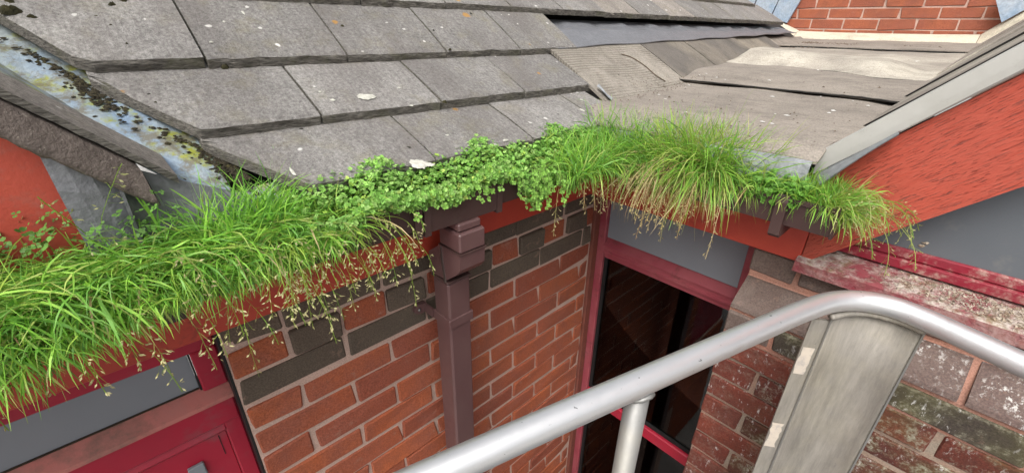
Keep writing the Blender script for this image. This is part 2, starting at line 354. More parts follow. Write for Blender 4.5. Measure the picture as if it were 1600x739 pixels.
M['alu_dull'] = alu_mat('dull_aluminium', (.27, .267, .255), .50, .6, tint=(.40, .37, .29))
M['alu_plate'] = alu_mat('dirty_aluminium_plate', (.285, .262, .228), .6, .25, wear=1, tint=(.33, .295, .22))
M['worn_paint'] = simple('worn_cream_paint', (.56, .49, .40), (.48, .42, .36), 30, .6, .001, 80, dirt=(.33, .30, .28), dscale=60)
def glass_mat():
    m = bpy.data.materials.new('window_glass'); m.use_nodes = True; t = m.node_tree; t.nodes.clear()
    o = t.nodes.new('ShaderNodeOutputMaterial'); mx = t.nodes.new('ShaderNodeMixShader'); fr = t.nodes.new('ShaderNodeFresnel'); fr.inputs[0].default_value = 1.42
    a = t.nodes.new('ShaderNodeBsdfTransparent'); a.inputs[0].default_value = (.45, .47, .47, 1); g = t.nodes.new('ShaderNodeBsdfGlossy'); g.inputs['Roughness'].default_value = .015
    t.links.new(fr.outputs[0], mx.inputs[0]); t.links.new(a.outputs[0], mx.inputs[1]); t.links.new(g.outputs[0], mx.inputs[2]); t.links.new(mx.outputs[0], o.inputs[0]); return m
M['glass'] = glass_mat()
def plant_mat(name, transl=.35, rough=.5):
    m = bpy.data.materials.new(name); m.use_nodes = True; t = m.node_tree; t.nodes.clear()
    o = t.nodes.new('ShaderNodeOutputMaterial'); p = t.nodes.new('ShaderNodeBsdfPrincipled'); tr = t.nodes.new('ShaderNodeBsdfTranslucent'); mx = t.nodes.new('ShaderNodeMixShader')
    at = t.nodes.new('ShaderNodeVertexColor'); at.layer_name = 'tint'
    t.links.new(at.outputs[0], p.inputs['Base Color']); t.links.new(at.outputs[0], tr.inputs[0]); p.inputs['Roughness'].default_value = rough; p.inputs['Specular IOR Level'].default_value = .35
    mx.inputs[0].default_value = transl; t.links.new(p.outputs[0], mx.inputs[1]); t.links.new(tr.outputs[0], mx.inputs[2]); t.links.new(mx.outputs[0], o.inputs[0]); return m
M['grass'] = plant_mat('grass_blade', .35, .45)
M['leaf'] = plant_mat('small_leaf', .30, .5)

# ------------------------------------------------------------------ ground
gr = mesh('ground', [(-40, -40, GROUND), (40, -40, GROUND), (40, 40, GROUND), (-40, 40, GROUND)], [(0, 1, 2, 3)], M['concrete'])
gr['kind'] = 'structure'

# ------------------------------------------------------------------ brick walls
BR = {}
def brick_mesh(key, lx, ly, lz, mat, nvar=4):
    """axis-aligned brick meshes, corner at centre; variants with knocked corners"""
    if key not in BR:
        BR[key] = []
        for k in range(nvar):
            V, F = box_vf(-lx/2, lx/2, -ly/2, ly/2, -lz/2, lz/2, .0035, .0024)
            me = bpy.data.meshes.new('brick'); me.from_pydata([tuple(v) for v in V], [], F); me.materials.append(mat); me.update(); BR[key].append(me)
    return random.choice(BR[key])
Z0 = -.7315                      # bed joint under the dark band
def bricks_x(parent, xs, y, zc, mat, mkey, proud=0.0, depth=.10, h=.065):
    for a, b in xs:
        L = round(b-a-.010, 3)
        if L < .02: continue
        me = brick_mesh((mkey, 'x', L, h), L, depth, h, M[mkey])
        o = put('brick', me, ((a+b)/2, y+depth/2-proud+random.uniform(-.0012, .0012), zc+random.uniform(-.001, .001)), parent)
def bricks_y(parent, ys, x, zc, mkey, proud=0.0, depth=.10, h=.065, name='brick'):
    for a, b in ys:
        L = round(b-a-.010, 3)
        if L < .02: continue
        me = brick_mesh((mkey, 'y', L, h), depth, L, h, M[mkey])
        put('brick', me, (x+depth/2-proud+random.uniform(-.0015, .0015), (a+b)/2, zc+random.uniform(-.001, .001)), parent)
def spans(lo, hi, first, step):
    e = [lo]; p = first
    while p < hi-.02:
        if p > lo+.02: e.append(p)
        p += step
    e.append(hi); return list(zip(e[:-1], e[1:]))

Y1 = .856
w1 = thing('brick_wall', (.64, Y1, GROUND), 'clean red brick wall behind the brown downpipe with a dark brown band under the gutter', 'wall')
box('mortar_core', .052, 1.262, Y1+.004, 1.06, GROUND, -.42, M['mortar'], w1)
XL, XR = .05, 1.238
for c in range(-3, 24):
    zc = Z0-.0375-.075*c
    odd = (c % 2 == 0)
    if c == -1: bricks_x(w1, spans(XL, XR, .282-.225, .225), Y1, zc, None, 'brick_dark', .001)
    elif c == -2:
        for k, (a, b) in enumerate(spans(XL, XR, .165, .1145)):
            dk = (k % 2 == 1)
            bricks_x(w1, [(a, b)], Y1, zc, None, 'brick_dark' if dk else 'brick', .009 if dk else .001)
    elif c == -3: bricks_x(w1, spans(XL, XR, .165, .225), Y1, zc, None, 'brick_dark', .001)
    else: bricks_x(w1, spans(XL, XR, .165 if odd else .282-.225, .225), Y1, zc, None, 'brick', .001)
box('corner_trim', 1.239, 1.2735, Y1-.010, Y1+.02, GROUND, -.46, M['mastic'], w1, .003)

# window-side pier: lower face x=1.07, sloping cant course, upper face x=1.15
XP, XU = 1.07, 1.15
w2 = thing('brick_wall', (1.2, -.4, GROUND), 'weathered brick pier with sloping bird fouled bricks below the dirty crimson sill', 'wall')
YE, YF = .289, -1.25
box('mortar_core', XP+.007, 1.262, YF, YE-.006, GROUND, -.7355, M['mortar_grey'], w2)
prism('mortar_core', [(XP+.006, -.735), (XP+.006, -.655), (XU+.006, -.585), (XU+.006, -.4955), (1.262, -.4955), (1.262, -.735)], 1, YF+.001, YE-.005, M['mortar_pink'], w2)
def desc(lo, hi, first, step):
    return [(-b, -a) for a, b in spans(-hi, -lo, -first, step)]
bricks_y(w2, [(.176, .289), (-.049, .176), (-.161, -.049), (-.386, -.161), (-.611, -.386), (-.836, -.611), (-1.061, -.836), (-1.25, -1.061)], XU, -.54, 'brick_grey')
for k, (a, b) in enumerate([(.064, .289), (-.161, .064), (-.386, -.161), (-.611, -.386), (-.836, -.611), (-1.061, -.836), (-1.25, -1.061)]):
    mk = 'brick_grey' if k == 0 else 'brick_fouled'
    prism('cant_brick', [(XP, -.650), (XP+.003, -.640), (XU-.004, -.589), (XU+.01, -.586), (XU+.10, -.586), (XU+.10, -.650)], 1, a+.006, b-.006, M[mk], w2)
for c in range(0, 24):
    zc = -.654-.0375-.075*c-.001
    half = (c % 2 == 0)
    ys = spans(YF, YE, YE-.113-.225*6 if half else YE-.225*6, .225)
    for (a, b) in ys:
        far = a > .0
        mk = 'brick_sooty' if c == 0 else ('brick_pier' if far else 'brick_pier_lichen')
        if c == 0 and b > .28: mk = 'brick_grey'
        bricks_y(w2, [(a, b)], XP, zc, mk)

# brick wall closing the valley
XB = 4.54
w3 = thing('brick_wall', (XB, .4, -.2), 'orange brick wall closing the felted valley above its cream fillet', 'wall')
box('mortar_core', XB+.005, XB+.30, -1.6, 2.6, -.4, 1.1, M['mortar'], w3)
for c in range(-2, 12):
    zc = .098+.0375+.075*c
    bricks_y(w3, spans(-1.6, 2.6, (1.092 if c % 2 == 0 else .973)-.225*12, .225), XB, zc, 'brick_far', .001)

# ------------------------------------------------------------------ tiled main roof
ROW = [(.745, -.271), (.914, -.188), (1.091, -.086), (1.268, .045), (1.445, .163), (1.622, .262), (1.80, .36), (1.98, .465), (2.16, .57), (2.34, .675), (2.52, .78), (2.70, .885)]
TH = .026
def ycut(x): return .747+(.239-x)/.66
roof = thing('tiled_roof', (.8, 1.0, -.4), 'grey concrete tiled roof slope with lichen spots above the overgrown gutter', 'roof')
def tile(k, x0, x1, mat, dz=0.0, tilt=0.0):
    (ya, za), (yb, zb) = ROW[k], ROW[k+1]
    n = max(4, int((x1-x0)/.022)); V = []; F = []; cols = []
    ztop = lambda y: za+TH+(zb-za-TH)*(y-ya)/(yb-ya)
    xs = list(np.linspace(x0, x1, n))
    for x in xs:
        y0 = ya+rng.normal(0, .0012)
        if x < .26: y0 = max(y0, ycut(x)+rng.normal(0, .0012))
        y1 = yb+.05
        if y0 > y1-.02: continue
        dx = dz+tilt*(x-x0)
        c = len(V); j = rng.normal(0, .0008, 4)
        V += [(x, y1, ztop(y1)+dx), (x, (y0+yb)/2, ztop((y0+yb)/2)+dx+j[0]*.5), (x, y0+.007, ztop(y0)+dx+j[1]), (x, y0+j[2]*1.5, ztop(y0)-.006+dx), (x, y0+.001+j[3]*2, ztop(y0)-.014+dx), (x, y0+.004, ztop(y0)-TH+dx), (x, y1, ztop(y1)-TH+dx)]
        cols.append(c)
    if len(cols) < 3: return
    for a, b in zip(cols[:-1], cols[1:]):
        for r in range(7): F.append((a+r, a+(r+1) % 7, b+(r+1) % 7, b+r))
    F.append([cols[0]+r for r in range(7)][::-1]); F.append([cols[-1]+r for r in range(7)])
    mesh('roof_tile', V, F, mat, roof)
OFF = [(.494, .292), (.339, .292), (.197, .292), (.345, .2835), (.20, .2835), (.34, .2835), (.20, .2835), (.34, .2835), (.20, .2835), (.34, .2835), (.20, .2835)]
END = [1.20, 1.252, 1.372, 4.10, 3.93, 3.95, 4.0, 4.05, 4.1, 4.15, 4.2]
for k in range(11):
    j0, wd = OFF[k]; x = -.40 if k < 5 else j0-wd*4
    while x < END[k]-.03:
        x1 = min((j0 if x < -.3 and k < 5 else x+wd)-.005, END[k])
        if k == 3 and x > 2.7 and x1 < END[k]: x1 = min(x+wd-.0025, END[k])
        pale = (k == 3 and (1.74 < x < 1.80 or 2.29 < x < 2.36))
        tile(k, x, x1, M['tile_pale'] if pale else M['tile'], random.uniform(-.0012, .0018), random.uniform(-.004, .004))
        x = j0 if x < -.3 and k < 5 else x+wd
# underlay below the tiles
G = [[(x, y, -.352+.60*(y-.745)) for y in (.80, 1.2, 1.9)] for x in (.10, 1.2)]
sheet('roof_underlay', G, .01, M['void'], roof)
G = [[(x, y, -.345+.60*(y-.745)) for y in (1.22, 1.5, 1.9)] for x in (1.21, 4.5)]
sheet('roof_underlay', G, .01, M['void'], roof)

# lead apron under the third tile course, to the right of the step
fl = thing('lead_flashing', (2.7, 1.2, -.08), 'dark sheet lead flashing tucked under the stepped tile course', 'flashing')
xs = np.linspace(1.26, 4.2, 60); G = []
for x in xs:
    wv = .006*math.sin(x*21)+.004*math.sin(x*47)
    y0 = 1.095+.035*(x-1.3)+.004*math.sin(x*13)
    G.append([(x, y0, -.272+.554*(y0-.745)+.016), (x, 1.19, -.272+.554*(1.19-.745)+.018), (x, 1.247+wv*.3, .005+wv*.5), (x, 1.262, .012+wv), (x, 1.33, .03)])
sheet('apron', G, .003, M['lead_dark'], fl)

# ------------------------------------------------------------------ felted valley (gutter floor between the two slopes)
valley = thing('felt_roof', (2.5, .5, -.3), 'patched beige felt roof valley between the tiled slope and the metal edged verge', 'roof')
def zf(x): return -.22+.04*(x-1.1)
def feltsheet(name, xa, xb, lift, mat, front, bulge, seed):
    r = np.random.default_rng(seed); ph = r.uniform(0, 6, 4); G = []
    nx, ny = 30, 44
    for i in range(nx):
        row = []
        for j in range(ny):
            t = (i/(nx-1))**1.8; ym = .198-.078*ss(1.14, 1.4, xa+(xb-xa)*t); y = 1.34-(1.34-ym)*j/(ny-1)
            x = xa+(xb-xa)*t+front(y)*(1-t); u = x-xa-front(y)
            z = zf(x)+lift+.003*math.sin(9*y+ph[0])*math.sin(5*x+ph[1])*ss(0, .1, u)+.0015*math.sin(23*y+ph[2])+bulge(x, y, u)
            row.append((x, y, z))
        G.append(row)
    return sheet(name, G, .006, mat, valley)
def ss(a, b, x):
    t = min(1, max(0, (x-a)/(b-a))); return t*t*(3-2*t)
feltsheet('felt_strip', 1.055, 1.86, .0, M['felt'], lambda y: .01*math.sin(y*7), lambda x, y, u: -.02*ss(.08, 0, u), 1)
feltsheet('felt_strip', 1.785, 2.46, .012, M['felt'], lambda y: .006*math.sin(y*9+1)+(-.03*ss(.26, .18, y)), lambda x, y, u: .010*ss(.05, .3, u), 2)
feltsheet('felt_strip', 2.36, 3.70, .022, M['felt_cream'], lambda y: -.13*ss(.52, .30, y)+.05*ss(.75, .95, y),
          lambda x, y, u: .062*ss(.0, .16, u)*ss(.75, .25, u)*ss(.99, .90, y)*ss(.19, .36, y)*(.85+.15*math.sin(y*6+2))+.005*math.sin(6*x)*ss(.2, .5, u), 3)
feltsheet('felt_strip', 3.60, 4.52, .034, M['felt'], lambda y: .012*math.sin(y*8), lambda x, y, u: .004*math.sin(9*x), 4)
# felted tiles on the continuation of the main slope
def r1z(y): return -.272+.554*(y-.745)
FX = [1.215, 1.822, 2.250, 2.93, 3.55, 4.50]
for i, (a, b) in enumerate(zip(FX[:-1], FX[1:])):
    drop = [0, 0, 0, -.03, -.06][i]; nx, ny = 12, 10; G = []
    ylo = [.80, .84, .86, .93, .99][i]
    for p in range(nx):
        x = a+.006+(b-a-.012)*p/(nx-1); row = []
        for q in range(ny):
            y = ylo+(1.215-ylo)*q/(ny-1); s = ss(ylo, ylo+.10, y)
            row.append((x, y+.004*math.sin(3*x), r1z(y)+.008+drop*(1-.5*s)+.004*math.sin(11*x+i)*math.sin(8*y)))
        G.append(row)
    sheet('felted_tile', G, .012, [M['felt_ridged'], M['felt_grey'], M['felt_grey'], M['felt_grey'], M['felt']][i], valley)
tube('felt_crack', smoothpath([(1.60, 1.055, r1z(1.055)+.010), (1.64, 1.03, r1z(1.03)+.011), (1.66, .98, r1z(.98)+.011), (1.655, .92, r1z(.92)+.012), (1.67, .885, r1z(.885)+.012)]), .0022, M['grit'], valley, 6)
# right-hand slope, seen almost edge-on
def r3(x, y): return -y-.047+.03*(x-1.06)
def slope_sheet(x0, x1, lift, mat):
    G = []
    for i in range(10):
        x = x0+(x1-x0)*i/9
        G.append([(x, y, r3(x, y)+lift+.002*math.sin(15*y+3*x)) for y in np.linspace(.235-.02*(x-1.06), -1.35, 26)])
    sheet('felt_slope', G, .006, mat, valley)
slope_sheet(1.138, 1.25, .0, M['felt_cream']); slope_sheet(1.225, 1.44, .008, M['felt_cream']); slope_sheet(1.40, 1.90, .014, M['felt_cream']); slope_sheet(1.86, 2.47, .021, M['felt_cream']); slope_sheet(2.42, 3.70, .028, M['felt_cream']); slope_sheet(3.62, 4.52, .035, M['felt'])
for xe, lf_ in ((1.223, .0065), (1.398, .0125), (1.857, .019)):  # thin black lines added along the stepped felt edges
    tube('black_edge_line', [(xe, y, r3(xe, y)+lf_+.0015*math.sin(15*y+3*xe)) for y in np.linspace(.19, -1.3, 40)], .0028, M['void'], valley, 6)
for xe, lf_, fr2 in ((1.785, .009, lambda y: .006*math.sin(y*9+1)+(-.03*ss(.26, .18, y))), (2.36, .018, lambda y: -.13*ss(.52, .30, y)+.05*ss(.75, .95, y)), (3.60, .029, lambda y: .012*math.sin(y*8))):  # same black lines added along the front of each felt lap
    tube('black_edge_line', [(xe+fr2(y)-.001, y, zf(xe+fr2(y))+lf_+rng.normal(0, .0004)) for y in np.linspace(.93+.06*(xe-1.785), .16, 50)], .0030+.001*(xe > 2), M['void'], valley, 6)
box('deck_board', 1.17, 4.5, .16, 1.3, -.40, -.36, M['void'], valley)
# cream fillet along the brick wall
fi = thing('cement_fillet', (4.48, .7, -.1), 'cream painted angle fillet where the felt meets the orange brick wall', 'fillet')
def fillet(name, P):   # P: list of (y, z) foot line; triangular section
    G = []
    for (y, z) in P: G.append([(4.40, y, z), (4.43, y, z+.040), (4.49, y, z+.073), (4.533, y, z+.083)])
    sheet(name, G, .02, M['fillet'], fi, True)
fillet('fillet_run', [(1.265, -.075), (1.0, -.082), (.7, -.084), (.4, -.084), (.165, -.080)])
fillet('fillet_end', [(1.268, -.073), (1.36, -.034), (1.46, .02)])
fillet('fillet_end', [(.162, -.078), (.05, .035), (-.12, .205), (-.5, .585)])
lf = thing('lead_flashing', (4.52, 1.5, .05), 'pale blue lead step flashing where the tiled roof meets the orange bricks', 'flashing')
prism('lead_sheet', [(1.30, .27), (1.37, .065), (1.50, .12), (1.44, .38)], 0, 4.505, 4.530, M['lead_blue'], lf)
prism('lead_sheet', [(1.44, .40), (1.51, .125), (1.66, .21), (1.60, .50)], 0, 4.508, 4.533, M['lead_blue'], lf)
prism('lead_sheet', [(1.60, .50), (1.67, .215), (1.95, .36), (1.9, .66)], 0, 4.504, 4.529, M['lead_blue'], lf)
lf2 = thing('lead_flashing', (4.5, -.1, .1), 'crumpled pale lead sheet lapping the orange wall over the felt slope', 'flashing')
prism('lead_sheet', [(.165, .21), (.09, .075), (-.12, .27), (-.05, .42)], 0, 4.45, 4.48, M['lead_blue'], lf2)
prism('lead_sheet', [(.05, .40), (-.10, .26), (-.4, .56), (-.3, .75)], 0, 4.485, 4.51, M['lead'], lf2)

# ------------------------------------------------------------------ right gable: bargeboard, metal trim, panel, sill
XF = 1.135
bb = mesh('bargeboard', *(lambda P: ([(XF, y, z) for y, z in P]+[(XF+.024, y, z) for y, z in P], [list(range(len(P)))[::-1], list(range(len(P), 2*len(P)))]+[[i, (i+1) % len(P), len(P)+(i+1) % len(P), len(P)+i] for i in range(len(P))]))(
    [(.179, -.262), (.179, -.492), (.166, -.490), (-1.2, .848), (-1.2, 1.10)]), M['paint_flaky'])
# turn the board's own axes along the rake so the grain follows it
def reaxis(o, R3x3):
    R4 = R3x3.to_4x4(); o.data.transform(R4.inverted()); o.rotation_euler = R3x3.to_euler()
s2 = math.sqrt(.5)
reaxis(bb, Matrix(((0, 1, 0), (-s2, 0, s2), (s2, 0, s2))))
tag(bb, 'sloping orange red bargeboard with flaking paint under the grey metal trim', 'bargeboard')
tr = thing('verge_trim', (1.12, .1, -.2), 'grey metal verge trim capping the sloping red bargeboard', 'trim')
def rake_strip(name, prof, y0, y1, mat, parent, n=16, wob=0.0):
    """prof: (x, offset of z+y) pairs swept along the 45 degree rake"""
    G = []
    for i in range(n):
        y = y0+(y1-y0)*i/(n-1); G.append([(x, y, c-y+(wob*math.sin(y*40) if k == len(prof)-1 else 0)) for k, (x, c) in enumerate(prof)])
    return sheet(name, G, .0025, mat, parent)
rake_strip('cap', [(1.26, -.035), (1.15, -.0255), (1.123, -.0215), (1.117, -.026), (1.116, -.055), (1.117, -.073)], .208, -1.25, M['cap'], tr, wob=.0016)
rake_strip('drip_edge', [(1.119, -.070), (1.123, -.077), (1.132, -.078)], .192, -1.25, M['cap'], tr)
le = thing('lead_apron', (1.10, .2, -.3), 'torn lead apron curling out below the metal verge trim', 'flashing')
G = []
for i in range(14):
    t = i/13; y = .220-.130*t; top = -.076-y; bot = -.080-.058*(1-t)**1.3-y
    cur = .030*math.sin(math.pi*min(1, t*.8+.25))*(1-.7*t)
    G.append([(1.1215, y, top), (1.106-cur*.4, y+.004, top*.6+bot*.4), (1.092-cur, y+.010*(1-t), bot), (1.100-cur, y+.006, bot-.004)])
sheet('lead_sheet', G, .0022, M['lead'], le)
G = []
for y in np.linspace(.83, .205, 40):
    w_ = .004*math.sin(y*37)+.003*math.sin(y*71); G.append([(1.16, y, -.236), (1.062, y, -.243), (1.050+w_, y, -.250), (1.044+w_*1.5, y, -.268), (1.040+w_*2, y, -.292)])
sheet('eaves_strip', G, .003, M['lead'], le)

gw = thing('gable_window', (1.22, -.5, -.49), 'dusty grey gable panel in a fouled crimson frame above the dirty sill', 'window')
prism('panel', [(.150, -.428), (-1.2, -.428), (-1.2, .80), (.150, -.50+.05)], 0, 1.214, 1.224, M['panel_dusty'], gw)
box('bottom_rail', 1.197, 1.24, -1.2, .172, -.468, -.4465, M['frame_fouled'], gw, .002)
box('bead', 1.206, 1.238, -1.2, .172, -.446, -.424, M['frame_fouled'], gw, .003)
sl_ = prism('window_sill', [(1.112, -.515), (1.112, -.489), (1.118, -.485), (1.235, -.4685), (1.235, -.4945), (1.14, -.4945), (1.14, -.515)], 1, -1.2, .186, M['sill'])
tag(sl_, 'crimson window sill crusted with bird droppings under the gable panel', 'sill')

# ------------------------------------------------------------------ fascias and soffits
f1 = box('fascia_board', -.75, 1.158, .820, .842, -.510, -.305, M['paint'], None, .002); tag(f1, 'orange red fascia board behind the gutter over the clean brick wall', 'fascia')
f2 = box('fascia_board', XF, XF+.022, .181, .818, -.500, -.290, M['paint'], None, .002); tag(f2, 'orange red fascia board under the shaggy straw coloured tuft above the dark window', 'fascia')
s1 = box('soffit_board', -.75, .049, .8425, .99, -.508, -.496, M['paint']); tag(s1, 'red soffit strip above the left crimson window', 'soffit')
s2_ = box('soffit_board', XF+.0225, 1.36, .2905, .855, -.492, -.48, M['paint']); tag(s2_, 'red soffit over the recessed dark window', 'soffit')

# ------------------------------------------------------------------ left gable: verge, valley lead, bargeboard
lv = thing('valley_lining', (.0, .95, -.3), 'blue grey lead valley lining stained with yellow green algae beside the cut tiles', 'flashing')
def vz(y): return -.312+.58*(y-.745)
G = []
for i in range(34):
    x = -.80+.935*i/33
    yv = .745+(.312-.157-x)/.58; y0 = min(.800, yv-.02)
    row = [(x, y0+(yv-y0)*t, -.157-x+.002*math.sin(x*60+t*9)) for t in (0, .25, .5, .75, 1)]
    row += [(x, yv+d, vz(yv+d)+.003*math.sin(x*50+d*40)) for d in (.03, .07, .13, .2)]
    G.append(row)
sheet('lead_sheet', G, .003, M['lead_valley'], lv)
G = [[(x, .835-.02*k, -.262-.022*k+.004*math.sin(x*40+k)+(.02 if x < .12 else 0)*(1-k/4)) for k in range(5)] for x in np.linspace(.03, .30, 14)]
sheet('lead_spout', G, .003, M['lead_valley'], lv)
vt = thing('verge', (-.2, .8, -.2), 'tiled left verge with brown mortar bedding below a slim grey tile edge', 'verge')
def vstrip(name, x0, x1, y0, y1, ctop, th, mat, jit=.0012, n=30, endcut=0.0):
    V = []; F = []
    for i in range(n):
        x = x0+(x1-x0)*i/(n-1); a = rng.normal(0, jit, 4)
        V += [(x, y0+a[0], ctop-x+a[1]*.5), (x+endcut, y1, ctop-x-endcut), (x+endcut, y1, ctop-x-th-endcut), (x, y0+a[2]+.002, ctop-x-th+a[3])]
    for i in range(n-1):
        for r in range(4): F.append((i*4+r, i*4+4+r, i*4+4+(r+1) % 4, i*4+(r+1) % 4))
    F.append((0, 1, 2, 3)); F.append(tuple((n-1)*4+r for r in (3, 2, 1, 0)))
    mesh(name, V, F, mat, vt)
vstrip('verge_tile', .064, -.16, .780, .93, -.1400, .013, M['tile_pale'], .0006)
vstrip('verge_tile', -.163, -.40, .780, .93, -.1395, .013, M['tile_pale'], .0006)
vstrip('verge_tile', -.403, -.80, .780, .93, -.140, .013, M['tile_pale'], .0006)
V = []; F = []; nb = 120; prof = [(.800, 0), (.776, -.004), (.770, -.018), (.763, -.034), (.757, -.047), (.766, -.054), (.815, -.056)]
for i in range(nb):
    x = .030-.83*i/(nb-1)
    for k, (yy, cc) in enumerate(prof):
        j = rng.normal(0, .0010, 2)*(0 < k < 6); V.append((x+(.010*(k/6-.5) if i == 0 else 0), yy+j[0], -.156+cc-x+j[1]))
for i in range(nb-1):
    for k in range(6): F.append((i*7+k, i*7+k+1, i*7+8+k, i*7+7+k))
F.append(list(range(7))); mesh('mortar_bedding', V, F, M['verge'], vt, True)
lb = prism('bargeboard', [(-.02, -.19), (-.02, -.33), (-.9, -.33), (-.9, .68)], 1, .8005, .8185, M['paint_left']); tag(lb, 'faded red bargeboard below the brown mortar verge behind the tall grass', 'bargeboard')
box('gable_infill', -.82, -.815, .83, .9, -.4, .6, M['void'], vt); prism('gable_infill', [(.10, -.27), (.10, -.34), (-.8, -.34), (-.8, .58)], 1, .823, .829, M['void'], vt)
la = thing('lead_apron', (.05, .79, -.35), 'dark grey lead apron dressed down beside the faded red bargeboard', 'flashing')
G = []
for i in range(12):
    t = i/11
    top = np.array((-.064+.20*t, .790+.012*t, -.140-.115*t)); bot = np.array((-.055+.24*t, .768-.012*t, -.33))
    G.append([tuple(top*(1-s)+bot*s+np.array((0, -.006*math.sin(5*t+4*s)-.004*math.sin(11*t), 0))) for s in (0, .3, .6, 1)])
sheet('lead_sheet', G, .0025, M['lead_dark'], la)
box('lead_fold', -.004, .0, .765, .78, -.30, -.21, M['lead_dark'], la)

# ------------------------------------------------------------------ windows
wn = thing('window', (1.30, .57, GROUND+.9), 'crimson framed window with dark glass set in the corner beside the clean brick wall', 'window')
yl, yr = .852, .291; xw = 1.274
fr_ = M['frame_faded']
box('jamb', xw, 1.34, yl-.033, yl, -2.42, -.46, fr_, wn, .003)
box('jamb', xw, 1.34, yr, yr+.042, -2.42, -.46, fr_, wn, .003)
prism('transom', [(xw-.004, -.742), (xw+.002, -.737), (xw+.028, -.714), (1.34, -.714), (1.34, -.797), (xw+.010, -.797), (xw+.010, -.778), (xw-.002, -.774), (xw-.002, -.766), (xw+.003, -.763), (xw+.003, -.749), (xw-.004, -.746)], 1, yr+.0425, yl-.0335, M['frame_faded'], wn)
box('grey_panel', xw+.016, 1.335, yr+.043, yl-.034, -.7135, -.493, M['panel'], wn)
box('mid_rail', xw, 1.34, yr+.0425, yl-.0335, -1.525, -1.470, M['frame'], wn, .004)
box('gasket', xw+.014, 1.33, yr+.0425, yl-.0335, -1.4695, -1.455, M['rubber'], wn)
box('bottom_rail', xw, 1.34, yr+.0425, yl-.0335, -2.42, -2.35, M['frame'], wn, .003)
box('gasket', xw+.014, 1.33, yl-.0465, yl-.0335, -1.4545, -.7975, M['rubber'], wn)
box('gasket', xw+.014, 1.33, yl-.0465, yl-.0335, -2.3495, -1.5255, M['rubber'], wn)
box('pane', xw+.022, xw+.028, yr+.042, yl-.0465, -1.455, -.7975, M['glass'], wn)
box('pane', xw+.022, xw+.028, yr+.042, yl-.0465, -2.35, -1.525, M['glass'], wn)
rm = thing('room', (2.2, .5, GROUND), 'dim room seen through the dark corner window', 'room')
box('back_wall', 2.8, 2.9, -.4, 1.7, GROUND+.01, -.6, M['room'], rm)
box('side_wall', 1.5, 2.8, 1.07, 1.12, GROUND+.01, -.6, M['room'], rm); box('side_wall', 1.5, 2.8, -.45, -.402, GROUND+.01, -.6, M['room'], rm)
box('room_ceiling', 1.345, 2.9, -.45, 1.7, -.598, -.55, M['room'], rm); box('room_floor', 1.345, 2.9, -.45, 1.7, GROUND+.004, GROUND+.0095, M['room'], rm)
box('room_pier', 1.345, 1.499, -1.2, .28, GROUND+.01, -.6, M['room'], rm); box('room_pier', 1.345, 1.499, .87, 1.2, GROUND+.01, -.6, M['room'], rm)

wl = thing('window', (-.4, .95, -2.2), 'crimson framed window with slate grey top panel beside the end of the brick wall with the downpipe', 'window')
yw = .930
box('head', -.80, .0465, yw, 1.0, -.601, -.512, M['frame'], wl, .003)
box('jamb', .001, .0465, yw, 1.0, -.703, -.6015, M['frame'], wl, .003)
box('gasket', -.003, .0005, yw+.012, .99, -.703, -.6015, M['rubber'], wl)
box('grey_panel', -.80, -.0035, yw+.020, .99, -.703, -.6015, M['panel'], wl)
prism('ledge', [(yw+.020, -.7035), (yw-.010, -.727), (yw-.010, -.737), (1.0, -.737), (1.0, -.7035)], 0, -.80, .0465, M['ledge'], wl)
box('grime_line', -.80, -.004, yw+.0165, yw+.0195, -.7015, -.6985, M['soil'], wl)
box('rail', -.80, .0465, yw-.004, 1.0, -.803, -.7375, M['frame'], wl, .004)
box('jamb', .013, .0465, yw+.004, 1.0, -2.2, -.8035, M['frame'], wl, .003)
prism('sash_bead', [(yw+.012, -.8035), (yw+.002, -.822), (yw+.012, -.835), (1.0, -.835), (1.0, -.8035)], 0, -.80, .0125, M['frame'], wl)
box('red_panel', -.80, .0125, yw+.014, .98, -2.2, -.8355, M['frame'], wl, .002)
box('mitre_seam', -.0045, -.003, yw+.0125, yw+.0138, -.9, -.84, M['rubber'], wl)
box('vent_slot', -.075, -.045, yw+.004, yw+.0139, -.925, -.885, M['panel'], wl, .002)
box('seal_strip', .0468, .0515, Y1+.01, 1.0, -2.2, -.512, M['rubber'], wl)
ub = thing('brick_wall', (-.4, .95, GROUND), 'red brickwork below the left crimson window', 'wall')
box('mortar_core', -.80, .0515, .93, 1.06, GROUND, -2.203, M['mortar'], ub)
for c in range(0, 14):
    bricks_x(ub, spans(-.80, .05, -.80+(.225 if c % 2 else .1125), .225), .915, -2.203-.04-.075*c, None, 'brick')

# ------------------------------------------------------------------ gutters and downpipe
gt = thing('gutter', (.3, .76, -.39), 'overgrown brown plastic gutter over the clean brick wall with the downpipe', 'gutter')
ZG, ZB = -.312, -.376
def trough(name, a, b, lo, hi, axis, parent, mat, zt=ZG, zb=ZB, t=.003):
    """square-line gutter section; lo = outer lip, hi = back"""
    P = [(lo, zt), (lo-.004, zt), (lo-.004, zt-.010), (lo, zt-.012), (lo+.006, zb), (hi, zb), (hi, zt+.004), (hi-t, zt+.004), (hi-t, zb+t), (lo+.006+t, zb+t), (lo+t, zt-.008)]
    return prism(name, P, 1-axis if False else (0 if axis == 0 else 1), a, b, mat, parent)
trough('trough', -.75, 1.005, .700, .814, 0, gt, M['plastic_dark'])
prism('running_outlet', [(.694, ZG+.001), (.690, ZG-.004), (.694, ZB-.006), (.816, ZB-.006), (.816, ZB-.002), (.698, ZB-.002), (.6965, ZG+.001)], 0, .425, .62, M['plastic_dark'], gt)
for x in (.405, .425, .62):
    prism('union_clip', [(.689, ZG+.004), (.686, ZG-.01), (.690, ZB-.012), (.815, ZB-.012), (.815, ZB-.0065), (.694, ZB-.0065), (.6895, ZG-.01)], 0, x-.006, x+.009, M['plastic_dark'], gt)
